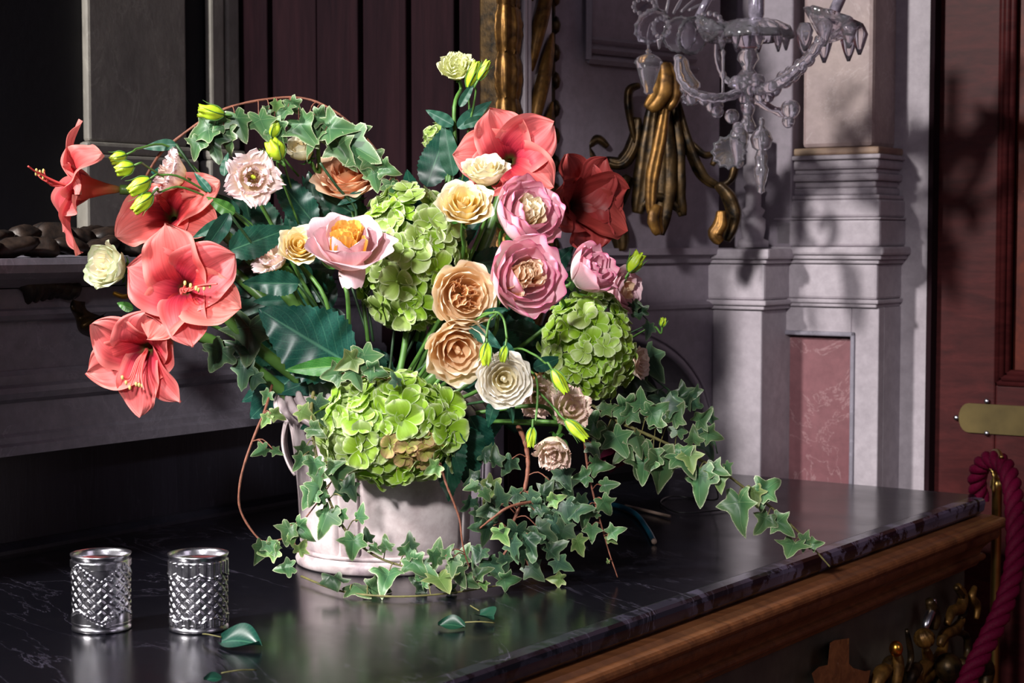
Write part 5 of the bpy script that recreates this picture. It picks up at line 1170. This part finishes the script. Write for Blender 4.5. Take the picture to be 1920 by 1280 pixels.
vine('ivy_trail', 'long green ivy trail falling across the front of the vase onto the marble', [(588, 735, 2.55), (583, 780, 2.50), (592, 850, 2.48), (606, 905, 2.48), (630, 965, 2.48), (662, 1010, 2.475), (710, 1045, 2.47), (770, 1065, 2.465), (830, 1080, 2.46), (900, 1092, 2.47)], 3.4, 'olive_twig',
     [(592, 750, 55, -70, 'ivy_dark'), (560, 770, 40, -20, 'ivy_fresh'), (582, 800, 40, -30), (575, 835, 40, -125), (568, 855, 36, -120), (590, 860, 38, -95), (600, 880, 46, -100), (630, 870, 60, -85), (600, 905, 52, -110), (590, 920, 44, -130), (640, 930, 50, 60, 'ivy_dark'), (640, 955, 40, -100), (618, 955, 62, -115), (672, 975, 36, 80), (665, 1005, 50, -100), (690, 1015, 30, 100, 'ivy_dark'), (725, 1030, 30, 100), (730, 1070, 58, -95), (700, 1020, 26, -60), (770, 1030, 36, 100, 'ivy_dark'), (770, 1045, 50, -50), (785, 1060, 44, -30), (760, 1040, 36, 60), (815, 1050, 46, 80), (820, 1080, 66, -80, 'ivy_fresh'), (850, 1060, 50, -60), (860, 1050, 40, 60), (870, 1085, 34, -30), (620, 880, 34, 40), (610, 935, 30, 150), (652, 905, 40, -60, 'ivy_dark')])
vine('ivy_runner', 'ivy runner lying on the marble in front of the vase foot', [(565, 1080, 2.5, 0.008), (640, 1108, 2.5, 0.006), (740, 1118, 2.5, 0.006), (840, 1112, 2.5, 0.006), (930, 1098, 2.5, 0.008), (975, 1090, 2.5, 0.012)], 2.4, 'olive_twig',
     [(622, 1078, 55, -65, 'ivy_dark', 2.46), (660, 1095, 60, -30, 'ivy', 2.46), (690, 1100, 50, -10, 'ivy', 2.46), (790, 1090, 46, 60, 'ivy', 2.47), (800, 1100, 40, 150, 'ivy_dark', 2.47), (890, 1080, 40, 30, 'ivy', 2.47), (905, 1092, 30, -60, 'ivy_fresh', 2.47), (940, 1085, 46, -10, 'ivy', 2.48), (850, 1105, 36, 180, 'ivy_dark', 2.46)])
vine('bare_twig', 'bare reddish twig hanging from the bright green hydrangea in front of the vase', [(825, 868, 2.44), (836, 905, 2.43), (852, 945, 2.43), (862, 975, 2.43), (866, 1010, 2.43), (872, 1040, 2.43), (880, 1062, 2.43)], 2.6, 'twig',
     [(822, 872, 34, -150, 'ivy_fresh'), (835, 1042, 28, 60), (850, 1045, 40, -100), (812, 1035, 40, -80)], cat='twig')
vine('ivy_tangle', 'dense tangled ivy clump on a thick brown twig beside the vase', [(972, 800, 2.62), (985, 830, 2.58), (990, 875, 2.55), (982, 925, 2.54), (968, 965, 2.53), (955, 1000, 2.53), (975, 1030, 2.53)], 5.0, 'twig',
     [(900, 895, 36, -150), (905, 905, 36, -80), (885, 935, 36, -120), (900, 955, 34, -100), (915, 955, 34, -70), (925, 900, 55, -110, 'ivy_fresh'), (940, 945, 46, 100), (930, 950, 46, -160), (975, 925, 46, 190), (990, 925, 50, -60), (915, 980, 50, -100), (935, 990, 42, -60, 'ivy_fresh'), (925, 985, 50, 190), (990, 1000, 60, -80), (1005, 985, 56, -40), (970, 985, 56, -100), (1030, 960, 50, -70), (1035, 975, 56, -60, 'ivy_dark'), (1060, 940, 50, -80, 'ivy_dark'), (1060, 985, 60, -110, 'ivy_dark'), (1080, 1010, 40, -70, 'ivy_fresh'), (1025, 1035, 48, 30), (1040, 1050, 44, -30), (915, 1050, 66, -65), (935, 1055, 45, -60), (985, 1050, 50, 110), (990, 1060, 44, -40), (905, 1030, 40, -130), (945, 1040, 40, -80, 'ivy_dark'), (960, 1010, 50, -80, 'ivy_dark'), (1055, 900, 46, -70), (1030, 900, 40, -100), (1000, 945, 40, -30), (1015, 930, 40, 60), (1030, 940, 36, 20, 'ivy_fresh'), (1005, 960, 40, 80), (1050, 880, 46, -60, 'ivy_dark'), (1090, 930, 40, -100, 'ivy_dark'), (1070, 960, 46, 20, 'ivy_dark'), (1020, 1000, 40, -60), (1055, 1085, 34, 180, 'ivy_fresh'), (905, 860, 36, 60, 'ivy_dark'), (930, 870, 40, 100, 'ivy_dark'), (960, 860, 40, -120, 'ivy_dark')], kinds=('ivy_dark', 'ivy'))
vine('ivy_twiglets', 'thin crossing ivy twigs in the tangle beside the vase', [(1000, 940, 2.53), (955, 950, 2.50), (925, 970, 2.50), (900, 990, 2.51)], 3.5, 'twig', [(905, 920, 30, -60), (895, 910, 30, 200)])
vine('ivy_tendril', 'slender ivy tendril with small leaves hanging straight down beside the tangle', [(1085, 760, 2.62), (1096, 830, 2.58), (1102, 880, 2.56), (1112, 925, 2.55), (1122, 965, 2.55), (1132, 1000, 2.55), (1142, 1035, 2.55), (1158, 1082, 2.55)], 2.6, 'twig',
     [(1108, 830, 36, -60), (1110, 868, 42, -15), (1104, 892, 36, 190), (1128, 910, 36, 10), (1128, 935, 46, -60), (1102, 950, 44, -100), (1122, 962, 22, 190), (1110, 985, 36, -90), (1142, 1000, 36, 20), (1140, 1005, 26, -40, 'ivy_fresh'), (1140, 1055, 10, 100, 'ivy_fresh')], thin=0.4)
vine('long_ivy_spray', 'long ivy spray reaching out over the marble past the vase, tip near the table edge', [(1090, 745, 2.66), (1150, 785, 2.66), (1215, 815, 2.67), (1290, 850, 2.68), (1355, 885, 2.69), (1410, 925, 2.70), (1455, 958, 2.71), (1500, 1000, 2.72), (1532, 1035, 2.72), (1556, 1062, 2.72)], 3.6, 'olive_twig',
     [(1140, 800, 70, -100), (1150, 810, 62, -60), (1120, 790, 56, -160), (1190, 810, 54, -70), (1195, 840, 66, -85), (1225, 840, 56, -120), (1235, 850, 80, -80), (1265, 850, 60, -40), (1250, 860, 44, -100), (1215, 780, 50, 30), (1260, 790, 46, 60), (1230, 800, 46, 80), (1175, 780, 50, 40), (1160, 760, 60, -20), (1200, 765, 46, 90), (1290, 845, 48, -80, 'ivy_fresh'), (1270, 815, 40, 80), (1300, 830, 34, 90), (1312, 878, 76, -95), (1330, 876, 44, -20), (1345, 885, 44, -80, 'ivy_fresh'), (1385, 928, 80, -90), (1412, 915, 40, -80, 'ivy_fresh'), (1425, 925, 54, 35), (1430, 930, 30, -100), (1440, 965, 46, -120), (1452, 972, 52, -40), (1490, 1016, 62, -110), (1500, 1012, 40, -20), (1520, 1020, 26, 10), (1360, 870, 26, -60), (1245, 760, 44, 0, 'ivy_dark'), (1305, 790, 40, 30), (1320, 810, 44, -20), (1180, 835, 50, -130), (1210, 860, 50, -100), (1128, 770, 40, 20)], kinds=K2, thin=0.45)
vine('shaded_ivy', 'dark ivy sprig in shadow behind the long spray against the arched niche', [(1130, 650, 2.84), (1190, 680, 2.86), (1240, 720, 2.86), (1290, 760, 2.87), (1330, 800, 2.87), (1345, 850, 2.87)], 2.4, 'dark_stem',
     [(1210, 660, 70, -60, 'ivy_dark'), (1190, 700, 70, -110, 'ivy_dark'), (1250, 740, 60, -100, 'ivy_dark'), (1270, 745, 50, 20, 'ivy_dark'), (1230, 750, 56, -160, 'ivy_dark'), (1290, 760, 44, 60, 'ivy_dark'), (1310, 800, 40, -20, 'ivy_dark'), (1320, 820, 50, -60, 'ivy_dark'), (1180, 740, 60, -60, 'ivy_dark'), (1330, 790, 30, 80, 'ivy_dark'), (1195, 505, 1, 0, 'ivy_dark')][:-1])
vine('side_ivy', 'thin dark ivy shoot at the outer edge above the arched niche', [(1140, 640, 2.80), (1190, 620, 2.80), (1215, 605, 2.80), (1200, 585, 2.80), (1185, 560, 2.80)], 1.8, 'dark_stem', [(1205, 590, 34, 120, 'ivy_dark'), (1218, 608, 34, -100, 'ivy_dark'), (1185, 570, 30, -70, 'ivy_dark')])
vine('ivy_collar', 'broad ivy leaves resting on the rim between the rose leaf and the bright green hydrangea', [(640, 745, 2.58), (665, 715, 2.52), (690, 705, 2.50), (725, 712, 2.50)], 2.0, 'twig', [(680, 655, 68, -75, 'ivy', 2.48), (668, 670, 50, -150, 'ivy_fresh', 2.48), (660, 690, 50, -60, 'ivy', 2.48), (640, 700, 44, 190, 'ivy', 2.5), (690, 690, 44, -20, 'ivy', 2.48), (745, 720, 30, 110, 'ivy_dark', 2.48)])

# ---- fallen leaves and things lying on the marble
def fallen(label, px, py, Lpx, ang, kd='green', ix=0, lift=0.012):
    p = Pz(px, py, TZ + 0.005); L = Lpx * p.y / F; root = thing('fallen_leaf', label, 'leaf', p)
    d = Vector((math.cos(R(ang)), math.sin(R(ang)) * 1.0, 0.02)).normalized(); x = d.cross(Vector((0.15, -0.75, 1))).normalized(); z = x.cross(d)
    mt = Matrix((x, d, z)).transposed().to_4x4() @ Matrix.Scale(L, 4)
    if kd == 'curl':
        v, f, uv = grid(lambda s, t: (s * 0.36 * math.sin(math.pi * (0.08 + 0.9 * t)), t, 0.16 * s * s + 0.10 * math.sin(t * 3) + 0.004), 10, 14); me = mesh('blade', v, f, M['leaf_dark'], uv)
    else: me = IVY[kd][ix]
    b = obj('blade', me, root, mt); low = min((mt @ vv.co).z for vv in me.vertices); b.matrix_local = Matrix.Translation((0, 0, -low - 0.003)) @ mt
    v, f = tube(smoothpath([Vector((0, 0, 0.004)) - d * 0.0, -d * 0.02 + Vector((0, 0, 0.006)), -d * 0.035 + Vector((0.004, 0.01, 0.003))], 4), 0.0009, 6); obj('stalk', mesh('stalk', v, f, M['olive_twig']), root)
    return root
fallen('green fallen leaf on the marble beside the scalloped silver cup', 415, 1200, 92, -25, 'curl', 0)
fallen('small scrap of leaf at the very front of the marble', 415, 1268, 34, 200, 'curl', 1)
fallen('folded grey-green ivy leaf lying on the marble in front of the ivy trail', 898, 1150, 64, -62, 'curl', 1)
fallen('dark fallen leaf lying flat beside the folded one', 872, 1172, 52, 170, 'curl', 1)
def tubething(name, label, cat, pts, rpx, mat, tipmat=None):
    ps = [Pz(x, y, TZ + h) for x, y, h in pts]; root = thing(name, label, cat, ps[0]); r = rpx * ps[0].y / F
    v, f = tube(smoothpath(ps, 6), r, 10); obj('shaft', mesh('shaft', toloc(root, v), f, M[mat]), root)
    if tipmat:
        d = (ps[-1] - ps[-2]).normalized(); v, f = tube([ps[-1] - d * 0.001, ps[-1] + d * 0.004], r * 1.05, 10); obj('tip', mesh('tip', toloc(root, v), f, M[tipmat]), root)
tubething('plastic_tube', 'curved teal plastic tube lying on the marble behind the hanging tendril', 'tube', [(1085, 942, .006), (1150, 946, .006), (1190, 962, .006), (1213, 990, .006), (1226, 1014, .006)], 4.5, 'teal_plastic', 'cane')
tubething('pale_stick', 'short pale wooden stick on the marble behind the teal tube', 'stick', [(1172, 948, .005), (1215, 958, .005), (1256, 968, .005)], 3.0, 'cane')
tubething('black_cable', 'thin black wire coiled on the marble in front of the arched niche', 'wire', [(1340, 905, .10), (1345, 935, .03), (1310, 935, .004), (1260, 930, .004), (1238, 942, .004), (1270, 960, .004), (1330, 958, .004), (1390, 950, .004)], 1.6, 'wire')
# ============================================================ CRYSTAL LAMP
CY = 3.40
ch = thing('crystal_chandelier', 'lavender crystal chandelier arm cluster with glass pendants hanging before the pale stone pier', 'chandelier', P(1400, -60, CY))
ks = CY / F
def glathe(px, py, prof, Y=CY, ang=-90, name='crystal_bead', sides=18, rf=None, fwd=0.0, mat='crystal'):
    """prof: (radius px, distance px along ang)"""
    d = Vector((math.cos(R(ang)), -fwd, math.sin(R(ang)))).normalized(); m = frame(P(px, py, Y), d); k = Y / F
    v, f = lathe([(max(0.05, r) * k, h * k) for r, h in prof], sides, rf)
    return obj(name, mesh(name, toloc(ch, [m @ x for x in v]), f, M[mat]), ch)
def gball(px, py, r, Y=CY, lob=0.06, k=8, name='crystal_ball', sq=1.0):
    v, f, uv = blob(P(px, py, Y), r * ks, r * ks, r * ks * sq, lob, k, 0, 20, 10); return obj(name, mesh(name, toloc(ch, v), f, M['crystal'], uv), ch)
def garm(pts, r, name='crystal_arm', Y=CY):
    v, f = tube(smoothpath([P(x, y, Y + (q[0] if q else 0)) for x, y, *q in pts], 6), lambda t: r * ks, 10, rf=lambda th, t: 1 + 0.12 * math.sin(t * 60)); return obj(name, mesh(name, toloc(ch, v), f, M['crystal']), ch)
flute = lambda n, a: (lambda th, z: 1 + a * math.cos(n * th))
# central candle sleeve, scalloped drip pan, stem of balls
glathe(1419, -70, [(15, 0), (15, 95), (11, 108), (9, 118), (5, 122)], name='candle_sleeve', mat='wax', sides=8)
glathe(1412, 34, [(10, 0), (40, 4), (64, 16), (72, 34), (70, 40), (60, 24), (38, 12), (10, 8)], name='drip_pan', sides=36, rf=flute(9, 0.09))
for i in range(9):
    a = i * 0.698; glathe(1412 + 62 * math.cos(a), 62 + 4 * math.sin(a), [(6, 0), (9, 8), (6, 20), (2, 32)], CY + 0.06 * math.sin(a), name='crystal_lobe', sides=10)
glathe(1403, 50, [(12, 0), (26, 6), (30, 22), (24, 34), (12, 42), (17, 50), (20, 60), (14, 68), (10, 78), (18, 88), (24, 96), (34, 104), (36, 110), (20, 118), (10, 126), (10, 138), (14, 144), (12, 156), (8, 166), (12, 176), (16, 184), (10, 194)], name='crystal_stem', sides=20, rf=flute(10, 0.05))
gball(1382, 155, 14); gball(1420, 153, 15); gball(1395, 186, 10); gball(1372, 218, 14); gball(1402, 206, 11); gball(1426, 180, 12); gball(1385, 240, 12)
glathe(1386, 236, [(6, 0), (14, 8), (18, 20), (16, 34), (12, 48), (8, 62), (9, 70), (4, 78)], name='pendant', rf=flute(8, 0.08)); gball(1384, 310, 6)
glathe(1366, 282, [(4, 0), (14, 2), (26, 8), (32, 12), (26, 11), (12, 6), (3, 4)], ang=-100, fwd=3.0, name='crystal_flower', sides=36, rf=flute(12, 0.10))
glathe(1428, 220, [(3, 0), (6, 8), (4, 16), (14, 26), (20, 40), (16, 56), (8, 62), (12, 74), (10, 88), (14, 96), (10, 116), (6, 128), (7, 138), (2, 142)], name='pendant', rf=flute(8, 0.08))
# arms
garm([(1400, 168), (1440, 165, -0.03), (1472, 148, -0.06), (1495, 128, -0.08), (1520, 104, -0.08), (1540, 72, -0.08)], 11)
garm([(1395, 170), (1360, 182, -0.03), (1325, 182, -0.05), (1292, 168, -0.06), (1275, 140, -0.06), (1272, 105, -0.05)], 9)
garm([(1395, 165), (1362, 150, 0.06), (1346, 115, 0.08), (1345, 80, 0.08)], 6); garm([(1410, 185), (1450, 205, 0.05), (1475, 215, 0.06)], 8)
for x, y, r in ((1472, 148, 17), (1486, 138, 16), (1500, 125, 15), (1516, 112, 13), (1450, 165, 17), (1440, 180, 13), (1482, 205, 18), (1478, 228, 12), (1340, 198, 17), (1322, 185, 14), (1345, 210, 12), (1300, 182, 15)): gball(x, y, r)
glathe(1294, 180, [(3, 0), (12, 2), (17, 8), (15, 9), (8, 5)], ang=-80, fwd=3.0, name='crystal_flower', sides=30, rf=flute(10, 0.12))
glathe(1276, 108, [(8, 0), (12, 10), (10, 26), (14, 42), (20, 56), (18, 64), (8, 60)], ang=-72, name='crystal_bell', rf=flute(10, 0.06))
# drip pans at arm ends
glathe(1548, 78, [(8, 0), (20, 10), (40, 30), (56, 46), (52, 50), (34, 34), (12, 14)], ang=70, name='drip_pan', sides=36, rf=flute(9, 0.10))
for i in range(7):
    a = i * 0.9; x, y = 1558 + 54 * math.cos(a), 50 + 26 * math.sin(a) * 0.6; glathe(x, y, [(10, 0), (16, 14), (10, 34), (3, 52)], CY + 0.05 * math.sin(a), name='crystal_lobe', sides=10)
glathe(1555, 42, [(11, 0), (11, 60), (10, 110)], ang=66, name='candle_sleeve', mat='wax', sides=8)
glathe(1325, 78, [(8, 0), (22, 8), (38, 22), (40, 34), (32, 30), (16, 14)], ang=60, name='drip_pan', sides=36, rf=flute(11, 0.10)); glathe(1308, 34, [(7, 0), (8, 50)], ang=62, name='candle_sleeve', mat='wax', sides=8)
for i in range(12):
    a = i * 0.524; gball(1330 + 22 * math.cos(a), 40 + 15 * math.sin(a), 5, CY - 0.02, 0.02)
glathe(1270, 62, [(6, 0), (20, 3), (32, 8), (34, 13), (28, 11), (12, 6)], ang=-50, fwd=2.5, name='crystal_flower', sides=40, rf=flute(16, 0.05))
glathe(1292, 66, [(6, 0), (26, 4), (36, 10), (32, 12), (14, 7)], ang=-20, fwd=1.5, name='crystal_flower', sides=40, rf=flute(16, 0.04))
glathe(1216, 42, [(8, 0), (22, 4), (36, 14), (34, 20), (20, 10)], ang=-55, fwd=1.2, name='drip_pan', sides=36, rf=flute(12, 0.06))
for i in range(12):
    a = i * 0.524 + 3.6; gball(1208 + 20 * math.cos(a), 12 + 14 * math.sin(a), 4.5, CY - 0.02, 0.02); gball(1240 + 15 * math.cos(a), 52 + 18 * math.sin(a), 5, CY - 0.02, 0.02)
glathe(1236, 68, [(3, 0), (5, 8), (3, 18), (2, 24)], name='crystal_drop')
glathe(1216, 92, [(3, 0), (6, 4), (4, 8), (18, 14), (26, 24), (22, 30), (18, 44), (13, 62), (8, 74), (9, 80), (4, 84)], name='pendant', sides=24, rf=flute(12, 0.06)); garm([(1216, 92), (1215, 60), (1220, 40)], 2.5, 'wire')
glathe(1356, 92, [(2, 0), (5, 6), (3, 14), (3, 40), (7, 46), (3, 56), (3, 80), (1, 90)], name='crystal_drop'); glathe(1350, 38, [(5, 0), (30, 8), (40, 20), (36, 24), (18, 12)], name='crystal_lobe', sides=30, rf=flute(9, 0.1))
for dx in range(5):
    a = R(25 + 18 * dx); garm([(1290 - 14 * dx, 20 + 3 * dx, 0.04), (1290 - 14 * dx + 60 * math.cos(a), 20 + 3 * dx - 60 * math.sin(a), 0.04)], 3, 'glass_spike')
